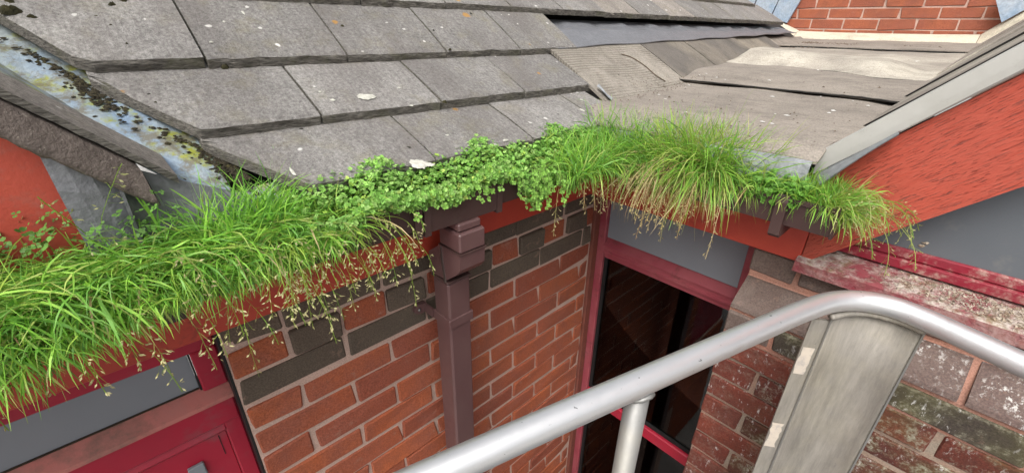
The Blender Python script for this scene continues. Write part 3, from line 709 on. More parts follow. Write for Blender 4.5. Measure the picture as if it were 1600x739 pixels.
for x in (-.5, .0, .92):
    prism('bracket', [(.694, ZG+.006), (.690, ZG-.01), (.694, ZB-.012), (.817, ZB-.012), (.817, ZB-.001), (.700, ZB-.001), (.6965, ZG-.01)], 0, x-.014, x+.014, M['plastic_dark'], gt)
box('soil', -.74, 1.0, .706, .810, ZB+.004, ZG-.006, M['soil'], gt)
g2 = thing('gutter', (1.06, .5, -.39), 'overgrown brown plastic gutter with its stop end by the flaking bargeboard', 'gutter')
trough('trough', .128, .814, 1.010, 1.130, 1, g2, M['plastic_dark'])
box('corner_soil', 1.006, 1.126, .70, .812, ZB+.005, ZG-.006, M['soil'], g2)
box('soil', 1.018, 1.126, .132, .699, ZB+.004, ZG-.004, M['soil'], g2)
prism('stop_end', [(1.004, ZG+.002), (1.014, ZB-.003), (1.131, ZB-.003), (1.131, ZG+.002)], 1, .122, .1275, M['plastic_dark'], g2)
prism('bracket', [(1.003, ZG+.006), (.998, ZG-.01), (1.003, ZB-.022), (1.012, ZB-.030), (1.133, ZB-.030), (1.133, ZB-.001), (1.016, ZB-.001), (1.008, ZG-.01)], 1, .212, .234, M['plastic_dark'], g2)
box('bracket', 1.10, 1.134, .205, .24, -.405, ZB-.0305, M['plastic_dark'], g2, .003)
prism('bracket', [(1.003, ZG+.006), (.998, ZG-.01), (1.003, ZB-.012), (1.133, ZB-.012), (1.133, ZB-.001), (1.016, ZB-.001), (1.008, ZG-.01)], 1, .56, .585, M['plastic_dark'], g2)

dp = thing('downpipe', (.53, .77, GROUND), 'square brown plastic downpipe with offset shoe clipped to the red brick wall', 'downpipe')
xa, xb_ = .497, .564
def sq(name, y0, y1, z0, z1, g=0.0, b=.004, mat='plastic'): return box(name, xa-g, xb_+g, y0-g, y1+g, z0, z1, M[mat], dp, b)
sq('outlet_spigot', .683, .750, -.402, -.3825, -.002)
sq('socket', .680, .753, -.450, -.4025, .003, .004)
box('socket_rim', xa-.0045, xb_+.0045, .6755, .7575, -.4535, -.4505, M['plastic_dark'], dp)
# offset: slanted body between socket and pipe
P = [(.679, -.454), (.681, -.492), (.694, -.508), (.735, -.540), (.805, -.548), (.806, -.490), (.756, -.454)]
prism('offset_bend', P, 0, xa-.002, xb_+.002, M['plastic'], dp)
prism('offset_seam', [(.752, -.4535), (.758, -.4535), (.744, -.5485), (.738, -.5485)], 0, xa-.0045, xa-.0015, M['screw'], dp)
box('pipe_rim', xa-.003, xb_+.003, .732, .803, -.555, -.5485, M['plastic_dark'], dp, .002)
sq('pipe', .735, .800, GROUND, -.5555, 0, .005)
for z in (-.672, -2.4):
    cl = box('clip', xa-.004, xb_+.004, .731, .8035, z-.014, z+.014, M['plastic'], dp, .002)
    prism('clip_lug', [(xa-.004, z+.012), (xa-.022, z+.016), (xa-.034, z+.008), (xa-.036, z-.004), (xa-.026, z-.014), (xa-.004, z-.014)], 1, .842, .8545, M['plastic'], cl)
    prism('clip_lug', [(xb_+.004, z+.012), (xb_+.022, z+.016), (xb_+.034, z+.008), (xb_+.036, z-.004), (xb_+.026, z-.014), (xb_+.004, z-.014)], 1, .842, .8545, M['plastic'], cl)
    box('clip_arm', xa-.006, xa+.001, .804, .8545, z-.012, z+.012, M['plastic'], cl); box('clip_arm', xb_-.001, xb_+.006, .804, .8545, z-.012, z+.012, M['plastic'], cl)
    tube('screw', [(xa-.022, .8425, z), (xa-.022, .838, z)], .0042, M['screw'], cl, 10)

# ------------------------------------------------------------------ access platform
HZ = -.436
ap = thing('access_platform', (.2, -.5, GROUND), 'aluminium guard rail of a work platform with welded post and gusset plate', 'platform')
P = [(-.55, -1.3), (-.58, -.2), (-.57, .32), (-.52, .42), (-.42, .432), (.0, .318), (.2, .265), (.45, .1962), (.71, .1235), (.80, .097), (.868, .071), (.912, .036), (.932, -.008), (.927, -.052), (.910, -.105), (.885, -.178), (.80, -.42), (.62, -.95), (.5, -1.3)]
tube('top_rail', [(*p[:2], HZ) for p in smoothpath([(*p, 0) for p in P], 7)], .0187, M['alu'], ap, 28)
def post(x, y, r=.017):
    po = tube('post', [(x, y, GROUND+.005), (x, y, HZ-.008)], r, M['alu_dull'], ap, 24)
    ring = []
    for k in range(25):
        g = 2*math.pi*k/24; cx, sy = math.cos(g), math.sin(g)
        d = cx*(-.27/1.036)*-1*.0+ (cx*.26+sy*.965)       # across-rail component
        ring.append((x+cx*(r+.002), y+sy*(r+.002), HZ-math.sqrt(max(.0192**2-(d*r*.98)**2, .00002))-.001))
    V = []
    tube('weld_bead', ring, .0034, M['alu_dull'], po, 8, radii=[.0034+.0007*math.sin(k*2.6) for k in range(25)])
post(.440, .199, .0165); post(-.575, .1); post(-.55, -1.2); post(.53, -1.2)
# gusset plate with folded flange under the bend
XG = .866
PLAN = smoothpath([(.866, .064, 0), (.905, .0435, 0), (.930, .018, 0), (.941, -.012, 0), (.942, -.035, 0), (.936, -.058, 0)], 4); n = len(PLAN)
V = []; rows = [(-.455, 0), (-.60, 0), (-.9, 0), (-1.4, 0), (-2.2, 0)]
for zi, (z, _) in enumerate(rows):
    for k in range(n):
        t = k/(n-1); zz = z if zi else -.4530
        V.append((PLAN[k][0], PLAN[k][1]-.005*(1-t)*min(1, zi*.4), zz))
V = np.array(V); B = V.copy(); B[:, 0] += .005; nn = len(V); F = []
for i in range(len(rows)-1):
    for k in range(n-1):
        q = (i*n+k, i*n+k+1, (i+1)*n+k+1, (i+1)*n+k); F.append(q[::-1]); F.append(tuple(nn+a for a in q))
ring = list(range(n))+[i*n+n-1 for i in range(1, len(rows))]+[(len(rows)-1)*n+k for k in range(n-2, -1, -1)]+[i*n for i in range(len(rows)-2, 0, -1)]
for k in range(len(ring)): a, b = ring[k], ring[(k+1) % len(ring)]; F.append((a, b, nn+b, nn+a))
pl = mesh('gusset_plate', np.vstack([V, B]), F, M['alu_plate'], ap, True)
prism('flange', [(XG-.001, .0625), (XG-.018, .0865), (XG-.014, .0885), (XG+.004, .0650)], 2, -2.2, -.472, M['alu_plate'], pl)
prism('edge_trim', [(XG-.004, .0615), (XG-.001, .0650), (XG+.003, .0640), (XG+.001, .0595)], 2, -2.2, -.458, M['alu_dull'], ap)
prism('edge_trim', [(.933, -.0585), (.936, -.0615), (.942, -.0600), (.940, -.0570)], 2, -2.2, -.458, M['alu_dull'], ap)
bead = []
for k in range(60):
    u = k/59*(n-1); i = min(int(u), n-2); q = PLAN[i]+(PLAN[i+1]-PLAN[i])*(u-i); bead.append((q[0]-.008, q[1]-.001, -.4600))
tube('weld_bead', bead, .005, M['alu_plate'], pl, 8, radii=[.0050+.0008*abs(math.sin(k*1.3))+rng.normal(0, .0003) for k in range(60)])
def patch(z0, z1, s):
    V = []; 
    for z in np.linspace(z0, z1, 8):
        for u in (.25, .93): 
            uu = u+random.uniform(-.07, .07); V.append((XG-.0028-.0165*uu, .0625+.0238*uu, z))
    F = [(2*i, 2*i+1, 2*i+3, 2*i+2) for i in range(7)]
    mesh('worn_patch', V, F, M['worn_paint'], pl)
patch(-.535, -.600, 1); patch(-.735, -.805, 2)
box('deck', -.66, .86, -1.28, .40, -1.62, -1.585, M['timber'], ap); 
tube('leg', [(.86, .0, GROUND), (.86, .0, -1.6)], .02, M['alu_dull'], ap, 16)

# ------------------------------------------------------------------ growths and droppings on the roofs
def pray(u, v): return np.array(RC).T@np.array(((u-800)/674.85, (v-369.5)/674.85, 1.0))
def on_row(u, v, k):
    (ya, za), (yb, zb) = ROW[k], ROW[k+1]; p = (zb-za-TH)/(yb-ya); r = pray(u, v)
    return r*(za+TH-p*ya)/(r[2]-p*r[1]), np.array((0, -p, 1))/math.sqrt(1+p*p)
def blob(name, c, nrm, rx, ry, h, mat, parent, n=26, rough=.25, rings=4):
    nrm = np.array(nrm, float); a = np.array((1., 0, 0)); a -= nrm*(a@nrm); a /= np.linalg.norm(a); b = np.cross(nrm, a)
    ph = rng.uniform(0, 6, 6); V = [c+nrm*h]; F = []
    for q in range(1, rings+1):
        t = q/rings
        for i in range(n):
            g = 2*math.pi*i/n; k = 1+rough*(.5*math.sin(2*g+ph[0])+.35*math.sin(3*g+ph[1])+.35*math.sin(5*g+ph[2])+.25*math.sin(9*g+ph[3]))+rng.normal(0, rough*.14)
            V.append(c+a*math.cos(g)*rx*t*k+b*math.sin(g)*ry*t*k+nrm*(h*(1-t**2.2)*(1+rng.normal(0, .25))-.0004*(t == 1)))
    for i in range(n): F.append((0, 1+i, 1+(i+1) % n))
    for q in range(rings-1):
        for i in range(n): F.append((1+q*n+i, 1+(q+1)*n+i, 1+(q+1)*n+(i+1) % n, 1+q*n+(i+1) % n))
    return mesh(name, V, F, mat, parent, True)
for (u, v, k, rx, ry) in [(572, 151, 1, .019, .013), (655, 256, 0, .017, .018), (672, 257, 0, .010, .006), (643, 165, 1, .004, .003), (520, 156, 1, .006, .004), (790, 219, 0, .010, .004), (763, 231, 0, .007, .004), (699, 211, 0, .005, .003), (186, 26, 2, .008, .006), (513, 190, 0, .003, .002), (500, 143, 1, .004, .003), (623, 137, 1, .005, .003), (457, 268, 0, .003, .012), (380, 20, 2, .003, .007), (230, 8, 2, .004, .003), (330, 66, 2, .004, .002), (350, 34, 2, .003, .003), (910, 172, 0, .006, .008)]:
    c, nr = on_row(u, v, k); blob('lichen_patch', c, nr, rx, ry, .0007, M['lichen'], roof, n=40, rough=.22)
for (u, v, k, r) in [(347, 99, 1, .013), (352, 106, 1, .008), (16, 19, 2, .013), (50, 27, 2, .006), (175, 9, 2, .007), (16, 4, 2, .007), (695, 160, 1, .006), (703, 78, 2, .005), (192, 2, 2, .008), (150, 26, 2, .003), (173, 40, 2, .003), (535, 41, 2, .004), (198, 68, 2, .002), (243, 160, 1, .002), (130, 43, 2, .0015), (92, 24, 2, .002)]:
    c, nr = on_row(u, v, k); blob('moss_clump', c, nr, r, r*.8, r*.75, M['moss'], roof, 18, .35)
# dirt and moss caught under the cut tiles in the valley
V = []; F = []
def lump(c, nrm, rx, ry, h, n=9):
    nrm = np.array(nrm, float); a = np.array((1., 0, 0)); a -= nrm*(a@nrm); a /= np.linalg.norm(a); b = np.cross(nrm, a); k0 = len(V); V.append(tuple(c+nrm*h*rng.uniform(.6, 1.3)))
    for t in (.55, 1):
        for i in range(n):
            g = 2*math.pi*i/n; k = rng.uniform(.65, 1.3); V.append(tuple(c+a*math.cos(g)*rx*t*k+b*math.sin(g)*ry*t*k+nrm*(h*(1-t)*rng.uniform(.5, 1.8)-.0005)))
    for i in range(n): F.append((k0, k0+1+i, k0+1+(i+1) % n)); F.append((k0+1+i, k0+1+n+i, k0+1+n+(i+1) % n, k0+1+(i+1) % n))
for i in range(1500):
    x = .17-.34*rng.random()**1.2; yv = .745+(.312-.157-x)/.58; yc = ycut(x)
    y = yc-abs(rng.normal(0, .030))*(1.0 if x > -.02 else .6)+.01; thin = .5+.5*math.sin(x*45+1.3)
    if rng.random() > .12+.88*thin**2: continue
    r = rng.uniform(.0008, .0036)
    if y > yv: lump(np.array((x, y, vz(y)+.003)), (0, -.5, .87), r*1.4, r, r*rng.uniform(.3, .9))
    else: lump(np.array((x, y, -.155-x)), (.7, 0, .7), r, r, r*.6)
for i in range(160):
    x = rng.uniform(-.12, .13); y = .82+.2*rng.random(); r = rng.uniform(.0008, .003); lump(np.array((x, y, -.156-x)), (.7, 0, .7), r, r, r*.5)
mo = mesh('valley_moss', V, F, M['moss_green'], lv); mo['kind'] = 'stuff'
# debris on the felt valley
dv = thing('lead_tab', (1.27, .86, -.21), 'small bent blue grey lead tab at the tile edge beside the ridged felt', 'flashing')
G = [[(1.222+.030*i/5*(.5+.5*j/5), .885-.050*j/5-.004*math.sin(i), r1z(.885-.050*j/5)+.026+.006*math.sin(i*.9+j*.4)-.008*j/5) for j in range(6)] for i in range(6)]
sheet('tab', G, .002, M['lead'], dv)
V = []; F = []
def chip(p, r, V, F):
    k = len(V); q = [p+rng.normal(0, 1, 3)*r for _ in range(4)]; V += [tuple(a) for a in q]; F += [(k, k+1, k+2), (k, k+2, k+3), (k, k+3, k+1), (k+1, k+3, k+2)]
def fz(x): return zf(x)+(.003 if x < 1.78 else .018 if x < 2.3 else .022)
for i in range(230):
    x = 1.08+2.2*rng.random()**1.4; y = rng.uniform(.22, .88+.05*(x-1.1)); r = rng.uniform(.0008, .0032)*(1.6 if rng.random() < .1 else 1); lump(np.array((x, y, fz(x))), (0, 0, 1), r*1.3, r, r*.8, 7)
for i in range(900):
    x = rng.uniform(4.0, 4.42) if i < 700 else rng.uniform(3.5, 4.4); y = .3+.92*rng.random()**.8; r = rng.uniform(.003, .011); lump(np.array((x, y, zf(x)+.028)), (0, 0, 1), r*1.6, r, r*.5, 6)
for i in range(260):
    y = rng.uniform(.83, .95); x = rng.uniform(1.25, 1.9); r = rng.uniform(.0008, .003); lump(np.array((x, y-.04+.03*(x-1.25), max(fz(x), r1z(y-.04+.03*(x-1.25))+.009))), (0, 0, 1), r*1.3, r, r*.7, 6)
tag(mesh('debris', V, F, M['grit']), 'dark grit and moss crumbs scattered over the felt valley', 'debris', kind='stuff')
V = []; F = []
for i in range(80):
    x = 1.2+3.2*rng.random(); y = rng.uniform(.22, .95); r = rng.uniform(.002, .007); lump(np.array((x, y, fz(x))), (0, 0, 1), r*.8, r*1.4, r*.25, 8)
tag(mesh('droppings', V, F, M['dropping']), 'white bird droppings dotted over the felt valley', 'droppings', kind='stuff')
V = []; F = []
for i in range(4200):
    y = .04-.75*rng.random(); x = rng.uniform(1.125, 1.195); d = rng.random()
    if d > ss(.06, -.14, y)+.08: continue
    chip(np.array((x, y, -.4835+.131*(x-1.118)+.0005)), rng.uniform(.0006, .0024), V, F)
tag(mesh('dropping_crust', V, F, M['crust']), 'crusty bird droppings caked on the crimson sill', 'droppings', kind='stuff')
for (u, v) in ((1440, 384), (1446, 380)):
    r = pray(u, v); p = r*1.2125/r[0]; blob('dropping', p, np.array((-1., 0, .05)), .0030, .006, .002, M['crust'], gw, 12, .4, 3)
# ------------------------------------------------------------------ plants in the gutters
class Plant:
    def __init__(s): s.V = []; s.F = []; s.C = []; s.n = 0
    def add(s, V, F, c):
        s.V.append(V); s.F.append(F+s.n); s.C.append(np.repeat(np.array(c, float)[None], len(V), 0)); s.n += len(V)
    def build(s, name, mat, parent=None):
        V = np.vstack(s.V); C = np.vstack(s.C); F = np.vstack(s.F)          # quads
        me = bpy.data.meshes.new(name); me.vertices.add(len(V)); me.vertices.foreach_set('co', V.ravel())
        me.loops.add(F.size); me.loops.foreach_set('vertex_index', F.ravel().astype(np.int32))
        me.polygons.add(len(F)); me.polygons.foreach_set('loop_start', np.arange(0, F.size, 4, dtype=np.int32)); me.polygons.foreach_set('loop_total', np.full(len(F), 4, np.int32))
        at = me.color_attributes.new('tint', 'FLOAT_COLOR', 'POINT'); at.data.foreach_set('color', np.hstack([C, np.ones((len(C), 1))]).ravel())
        me.materials.append(mat); me.update(); me.validate()
        o = bpy.data.objects.new(name, me); COL.objects.link(o)
        if parent is not None: o.parent = parent; o.location = -wloc(parent)
        return o
GREENS = np.array([(.21, .46, .055), (.27, .53, .07), (.17, .39, .055), (.33, .58, .095), (.25, .49, .11), (.13, .31, .05)])
YELLOWG = np.array([(.36, .50, .085), (.31, .47, .07), (.40, .48, .13), (.25, .44, .06)])
STRAW = np.array([(.46, .34, .16), (.52, .42, .22), (.38, .25, .12), (.40, .36, .14)])
def pick(pal, n=1):
    c = pal[rng.integers(len(pal))]*rng.uniform(.86, 1.26); return c
def path(base, d, L, n, droop, curl=0.0):
    """arching stem: direction turned downwards step by step"""
    P = [np.array(base, float)]; d = np.array(d, float); d /= np.linalg.norm(d); st = L/n
    for i in range(n):
        P.append(P[-1]+d*st)
        d = d+np.array((0, 0, -droop*(.5+i/n)))/n*2+rng.normal(0, curl, 3); d /= np.linalg.norm(d)
        # blades lie on the gutter lip / roof instead of passing through
    return np.array(P)
def ribbon(pl, P, w, col, tip=.12, roll=None, tipcol=None):
    n = len(P); T = np.gradient(P, axis=0); T /= np.linalg.norm(T, axis=1)[:, None]+1e-9
    r = rng.normal(0, 1, 3) if roll is None else roll
    sd = np.cross(T, r); sd /= np.linalg.norm(sd, axis=1)[:, None]+1e-9
    t = np.linspace(0, 1, n); ww = w*np.minimum(1, .55+1.6*t)*np.clip((1-t)*2.6, tip, 1)
    V = np.empty((2*n, 3)); V[0::2] = P-sd*ww[:, None]/2; V[1::2] = P+sd*ww[:, None]/2
    i = np.arange(n-1)*2; F = np.stack([i, i+1, i+3, i+2], 1)
    if tipcol is None: pl.add(V, F, col)
    else:
        pl.V.append(V); pl.F.append(F+pl.n); pl.n += len(V); tt = np.repeat(t, 2)[:, None]; pl.C.append(col*(1-tt**2)+np.array(tipcol)*tt**2)
def thread(pl, P, w, col):
    """thin stem with crossed section"""
    n = len(P)
    for r in ((1, .3, .2), (-.2, .4, 1)):
        T = np.gradient(P, axis=0); sd = np.cross(T, np.array(r, float)); sd /= np.linalg.norm(sd, axis=1)[:, None]+1e-9
        V = np.empty((2*n, 3)); V[0::2] = P-sd*w/2; V[1::2] = P+sd*w/2
        i = np.arange(n-1)*2; pl.add(V, np.stack([i, i+1, i+3, i+2], 1), col)
def spikelet(pl, p, d, L, w, col):
    d = d/np.linalg.norm(d)
    for k in range(2):
        a = np.cross(d, rng.normal(0, 1, 3)); a /= np.linalg.norm(a)
        V = np.array([p, p+d*L*.45+a*w/2, p+d*L, p+d*L*.45-a*w/2]); pl.add(V, np.array([[0, 1, 2, 3]]), col)
def seedhead(pl, base, d, L, droop, col, scol, frac=.42, nb=10, sl=.0052):
    P = path(base, d, L, 12, droop, .05); thread(pl, P, .0011, col)
    n = len(P)
    for k in range(nb):
        u = 1-frac*(1-k/nb); i = min(int(u*(n-1)), n-2); q = P[i]+(P[i+1]-P[i])*(u*(n-1)-i)
        t = P[i+1]-P[i]; t /= np.linalg.norm(t)
        a = np.cross(t, rng.normal(0, 1, 3)); a /= np.linalg.norm(a); bl = rng.uniform(.006, .022)*(1.15-k/nb)
        b = (t*.55+a); b /= np.linalg.norm(b); e = q+b*bl+np.array((0, 0, -.25*bl)); thread(pl, np.array([q, (q+e)/2+(0, 0, .001), e]), .0006, col)
        for m_ in range(rng.integers(1, 4)):
            spikelet(pl, e-b*bl*.3*m_, b+rng.normal(0, .35, 3)+np.array((0, 0, -.3)), sl*rng.uniform(.75, 1.25), sl*.40, np.array(scol)*rng.uniform(.8, 1.2))
def rosette(pl, c, nrm, size, col, k=None):
    nrm = nrm/np.linalg.norm(nrm); a = np.cross(nrm, rng.normal(0, 1, 3)); a /= np.linalg.norm(a); b = np.cross(nrm, a)
    k = k or rng.integers(4, 7); ph = rng.uniform(0, 6.28)
    for i in range(k):
        g = ph+6.283*i/k+rng.normal(0, .15); u = a*math.cos(g)+b*math.sin(g); v = np.cross(nrm, u); L = size*rng.uniform(.75, 1.2); W = L*.42
        lift = nrm*L*rng.uniform(-.05, .45)
        V = np.array([c+u*L*.12, c+u*L*.50+v*W+lift*.6, c+u*L*.86+v*W*.72+lift*.85, c+u*L*1.02+lift*.8, c+u*L*.86-v*W*.72+lift*.85, c+u*L*.50-v*W+lift*.6])
        pl.add(V, np.array([[0, 1, 2, 3], [0, 3, 4, 5]]), col*rng.uniform(.82, 1.18))
def U(a, b): return rng.uniform(a, b)
ZS = ZG-.008

# --- long grass at the left end of the front gutter
def left_grass():
    pl = Plant()
    for i in range(18000):
        x = U(-.52, .30)
        if x > .10 and rng.random() < (x-.10)/.24: continue
        out = rng.random(); low = .030*ss(.02, -.16, x)+.014*ss(.24, .06, x)      # how far the mass hangs below the lip
        if out < .30:      # out of the front of the hanging mass
            q = rng.random()**1.2; y = .698-.030*q-.012*rng.random(); z0 = ZS-low*q*.85
            d = (rng.normal(.0, .8), -U(.1, .9), rng.normal(.05-.3*q, .45)); L = U(.02, .085)*(.72+.28*ss(.0, -.2, x)); dr = U(.4, 2.3)
        elif out < .72:
            y = U(.698, .808); z0 = ZS-.010+.02*rng.random(); d = (rng.normal(.05, .9), rng.normal(-.2, .7), U(.25, 1)); L = U(.025, .085)*(1-.2*ss(-.05, -.3, x)); dr = U(.2, 2.0)
        else:              # flopping along the mat
            y = U(.69, .79); z0 = ZS+.035*rng.random(); d = (rng.normal(0, 1), rng.normal(-.4, .7), U(-.05, .5)); L = U(.03, .09); dr = U(.1, 1.2)
        c = (pick(GREENS) if rng.random() < .70 else pick(YELLOWG))*rng.uniform(.72, 1.22)
        ribbon(pl, path((x, y, z0), d, L, 5, dr, .14), U(.0012, .0028), c, tipcol=c*1.1 if rng.random() < .93 else pick(STRAW))
    for i in range(420):   # a few long strands
        x = U(-.5, .2); ribbon(pl, path((x, .70, ZS), (rng.normal(.1, .6), -U(.2, 1), U(.2, 1)), U(.06, .17)*(1-.4*ss(-.16, .05, x)), 8, U(.8, 2.2), .08), U(.0018, .0034), pick(GREENS))
    for i in range(300):   # taller clump by the lead valley
        x = rng.normal(.125, .05); d = (rng.normal(.05, .4), rng.normal(-.05, .4), 1); ribbon(pl, path((x, U(.72, .80), ZS), d, U(.06, .14), 7, U(.1, .9), .06), U(.0018, .0034), pick(GREENS)*1.05)
    for i in range(900):   # dead thatch low in the mass
        x = U(-.5, .28); ribbon(pl, path((x, U(.69, .78), ZS-.01), (rng.normal(0, 1), -U(.1, 1), U(-.2, .5)), U(.02, .08), 5, U(.5, 2), .12), U(.0010, .0022), pick(STRAW)*U(.5, 1))
    for i in range(60):
        x = U(-.4, .3); ribbon(pl, path((x, U(.70, .76), ZS), (rng.normal(0, .6), -U(.4, 1), U(.1, .8)), U(.06, .15), 6, U(1, 2), .06), U(.002, .0034), pick(STRAW))
    o = pl.build('grass', M['grass'])
    return tag(o, 'long lush grass spilling from the gutter over the left crimson window', 'grass', kind='stuff')
left_grass()
def grass_bank(name, label, n, fx, fy, outdir, Lr, dr, pal, mixp=.15, up=.4, wr=(.002, .004)):
    pl = Plant()
    for i in range(n):
        x, y = fx(), fy(); o = np.array(outdir, float)
        if rng.random() < up: d = np.array((rng.normal(0, .35), rng.normal(0, .35), 1.)); L = U(*Lr)*.85; k = U(.1, .8)
        else: d = o*U(.2, 1.0)+np.array((rng.normal(0, .38), rng.normal(0, .38), U(.35, 1.1))); L = U(*Lr); k = U(*dr)
        c = pick(pal) if rng.random() > mixp else pick(YELLOWG)
        ribbon(pl, path((x, y, ZS-.008), d, L, 7, k, .09), U(*wr), c*U(.75, 1.15))
    return tag(pl.build(name, M['grass']), label, 'grass', kind='stuff')
grass_bank('grass', 'short bright grass between the tall left clump and the leafy mat', 800, lambda: .18+.30*rng.random()**1.4, lambda: U(.72, .80), (0, -.6, 0), (.03, .085), (.5, 1.3), GREENS, .2, .6, (.0018, .0032))
grass_bank('grass', 'dense green grass filling the inner corner of the gutters', 4800, lambda: U(.80, 1.12), lambda: U(.60, .80), (-.7, -.7, 0), (.035, .13), (.6, 1.8), GREENS, .25, .55, (.0014, .0030))
grass_bank('grass', 'dark green grass hanging from the gutter beside the inner corner', 2400, lambda: U(1.01, 1.12), lambda: U(.50, .78), (-1, -.1, 0), (.04, .19), (.8, 2.0), GREENS*.9, .15, .4, (.0014, .003))
# --- big shaggy tuft on the second gutter
tf = thing('grass_tuft', (1.06, .44, ZS), 'big shaggy yellow green grass tuft with straw hanging over the fascia', 'grass tuft')
pl = Plant()
for i in range(3400):
    y = rng.normal(.445, .058); x = U(1.015, 1.12)
    if rng.random() < .45: d = (rng.normal(-.1, .4), (y-.44)*3.5+rng.normal(0, .4), 1); L = U(.06, .185); k = U(.15, 1.0)
    else: d = (-U(.2, 1.1), (y-.44)*2-.12+rng.normal(0, .28), U(.35, 1.1)); L = U(.04, .25)*(.42+.58*math.exp(-((y-.42)/.055)**2)); k = U(.5, 2.3)
    c = pick(GREENS) if rng.random() < .45 else pick(YELLOWG)
    ribbon(pl, path((x, y, ZS-.008), d, L, 8, k, .09), U(.0014, .0030), c*U(.75, 1.15), tipcol=c if rng.random() < .82 else pick(STRAW))
pl.build('green_blades', M['grass'], tf)
pl = Plant()
for i in range(330):
    y = rng.normal(.53, .035) if rng.random() < .7 else rng.normal(.40, .045); x = U(1.005, 1.05)
    ribbon(pl, path((x, y, ZS-.006), (-U(.5, 1.1), rng.normal(.0, .3), U(-.1, .6)), U(.03, .20)*(1 if .36 < y < .58 else .6), 8, U(1.0, 2.6), .14), U(.0013, .0026), pick(STRAW))
pl.build('dead_straw', M['grass'], tf)
pl = Plant()
for i in range(46):
    y = rng.normal(.42, .055); seedhead(pl, (1.03, y, ZS), (-U(.5, 1), rng.normal(0, .4), U(.1, .8)), U(.12, .28), U(1.2, 2.4), pick(STRAW), (.55, .46, .22), nb=12)
pl.build('seed_heads', M['grass'], tf)
# --- right end of the second gutter
grass_bank('grass', 'low pale green grass in the gutter between the bracket and the shaggy tuft', 2000, lambda: U(1.018, 1.12), lambda: U(.14, .38), (-.7, -.2, 0), (.035, .095), (.5, 1.9), GREENS, .35, .55, (.0017, .003))
te = thing('grass_tuft', (1.06, .15, ZS), 'trailing grass tuft with seed heads hanging past the gutter stop end', 'grass tuft')
pl = Plant()
for i in range(900):
    y = U(.118, .165); x = U(1.02, 1.12)
    d = (rng.normal(-.12, .4), -U(.0, 1.0), U(.15, .9)); c = pick(YELLOWG) if rng.random() < .55 else pick(GREENS)
    ribbon(pl, path((x, y, ZS-.006), d, U(.025, .105), 7, U(.4, 2.2), .15), U(.0013, .0028), c*U(.75, 1.15), tipcol=c if rng.random() < .7 else pick(STRAW))
pl.build('green_blades', M['grass'], te)
pl = Plant()
for i in range(26):
    seedhead(pl, (U(1.01, 1.09), U(.125, .17), ZS), (rng.normal(-.15, .35), -U(.2, 1.0), U(.0, .8)), U(.08, .20), U(.9, 2.0), pick(YELLOWG)*.8, (.45, .44, .20), nb=9)
pl.build('seed_heads', M['grass'], te)

# --- leafy mat (small round leaves) in the middle of the front gutter
def mat_surface(u, v):
    """u along the gutter 0..1, v across: 0 at the eaves tile, 1 hanging over the lip"""
    x = .20+.80*u; hang = .006+.088*ss(.61, .76, x)*(.75+.25*math.sin(x*37))+.012*ss(.2, .0, u)
    if v < .62: y = .806-.112*v/.62; z = -.262-.022*(v/.62)+.024*math.sin(math.pi*v/.62)
    else: s = (v-.62)/.38; y = .697-.018*math.sin(math.pi*.5*min(1, s*1.6)); z = -.286-s*(.010+hang)
    z += .010*math.sin(x*23)+.006*math.sin(x*51+v*5)
    return np.array((x, y, z))
pl = Plant()
for layer in range(3):
    for i in range(4300):
        u, v = rng.random(), rng.random()**.9
        x = .20+.80*u
        if x < .36 and rng.random() < (.36-x)/.2: continue
        p = mat_surface(u, v)+np.array((0, .004*layer, -.007*layer))+rng.normal(0, .004, 3)
        nr = np.array((rng.normal(0, .45), rng.normal(-.35-.5*(v > .62), .4), 1.0-.35*(v > .62)))
        c = np.array([(.25, .50, .09), (.31, .57, .12), (.19, .41, .07), (.37, .60, .16)][rng.integers(4)])*(1-.08*layer)
        rosette(pl, p, nr, U(.0024, .0062), c*U(.62, 1.2)*(np.array((1.25, 1.0, .8)) if rng.random() < .08 else 1))
for i in range(46):        # trailing stems over the lip
    x = U(.38, 1.0) if i < 14 else rng.normal(.80, .07); L = U(.03, .06) if x < .64 else U(.06, .14)
    P = path((x, .698, -.305), (rng.normal(0, .25), -U(.2, .7), U(0, .3)), L, 8, U(1.6, 2.6), .08); thread(pl, P, .0012, (.20, .30, .08))
    for q in P[3:]:
        rosette(pl, q+rng.normal(0, .003, 3), np.array((rng.normal(-.2, .4), -1, U(.1, 1))), U(.004, .0075), np.array((.24, .46, .08))*U(.8, 1.2), 4)
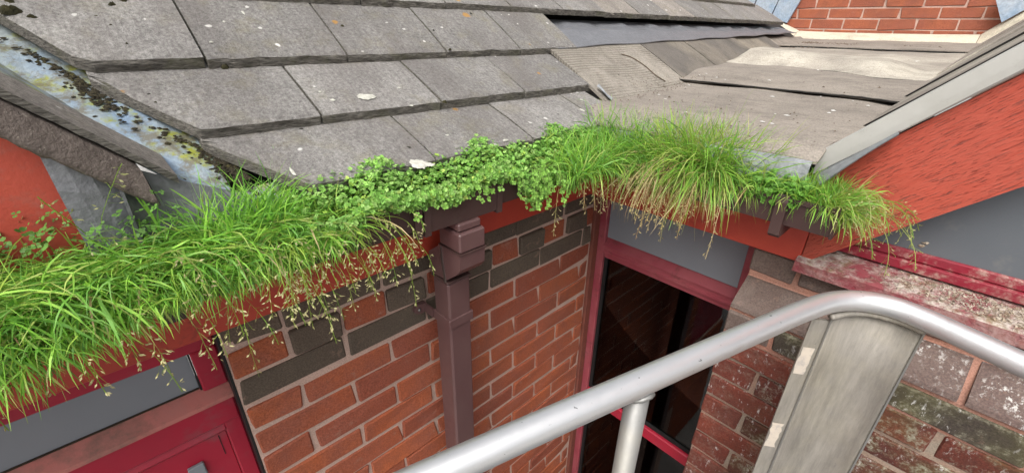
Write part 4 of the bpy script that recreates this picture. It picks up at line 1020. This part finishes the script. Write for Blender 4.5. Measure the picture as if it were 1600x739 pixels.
tag(pl.build('leafy_mat', M['leaf']), 'mat of small round bright green leaves along the eaves above the downpipe', 'ground cover', kind='stuff')
pl = Plant()
for i in range(560):
    t = rng.random(); x = U(1.005, 1.06) ; y = U(.19, .30)
    p = np.array((x-.004, y, -.296+rng.normal(0, .010)-.03*(x < 1.02)*rng.random()))
    rosette(pl, p, np.array((-.5+rng.normal(0, .4), rng.normal(0, .4), 1)), U(.0045, .0075), np.array((.15, .33, .05))*U(.8, 1.2))
tag(pl.build('leafy_mat', M['leaf']), 'small leafy weed clump on the gutter lip next to the bracket', 'ground cover', kind='stuff')
# broad weed leaves at the far left
pl = Plant()
for i in range(260):
    x = U(-.33, .06); y = U(.74, .80); p = np.array((x, y, -.262+.25*(0-x)*.12+rng.normal(0, .018)))
    rosette(pl, p, np.array((rng.normal(0, .5), -.3+rng.normal(0, .4), 1)), U(.004, .0085), np.array((.15, .32, .06))*U(.6, 1.2), rng.integers(2, 5))
tag(pl.build('weed', M['leaf']), 'small leafy weeds in front of the dark lead apron by the faded bargeboard', 'weed', kind='stuff')
# seed heads hanging from the front gutter
pl = Plant()
for i in range(64):
    x = U(-.36, .33) if i < 34 else rng.normal(.17, .09)
    seedhead(pl, (x, .694, ZS), (rng.normal(.25, .45), -U(.25, .9), U(-.1, .7)), U(.11, .215), U(1.3, 2.4), pick(YELLOWG)*.85, (.56, .52, .27), nb=10, sl=.006)
for i in range(20):
    x = U(.84, 1.0); seedhead(pl, (x, .69, ZS), (rng.normal(-.1, .35), -U(.3, .9), U(0, .6)), U(.14, .25), U(1.4, 2.2), pick(STRAW), (.50, .44, .22), nb=11)
for i in range(16):
    x = U(-.36, .0); seedhead(pl, (x, .79, ZS), (rng.normal(.3, .5), rng.normal(0, .4), 1), U(.10, .19), U(.3, 1.2), pick(YELLOWG)*.85, (.46, .46, .22), nb=9, sl=.006)
tag(pl.build('seed_heads', M['grass']), 'drooping pale grass seed heads in front of the red fascia and dark brick band', 'grass', kind='stuff')
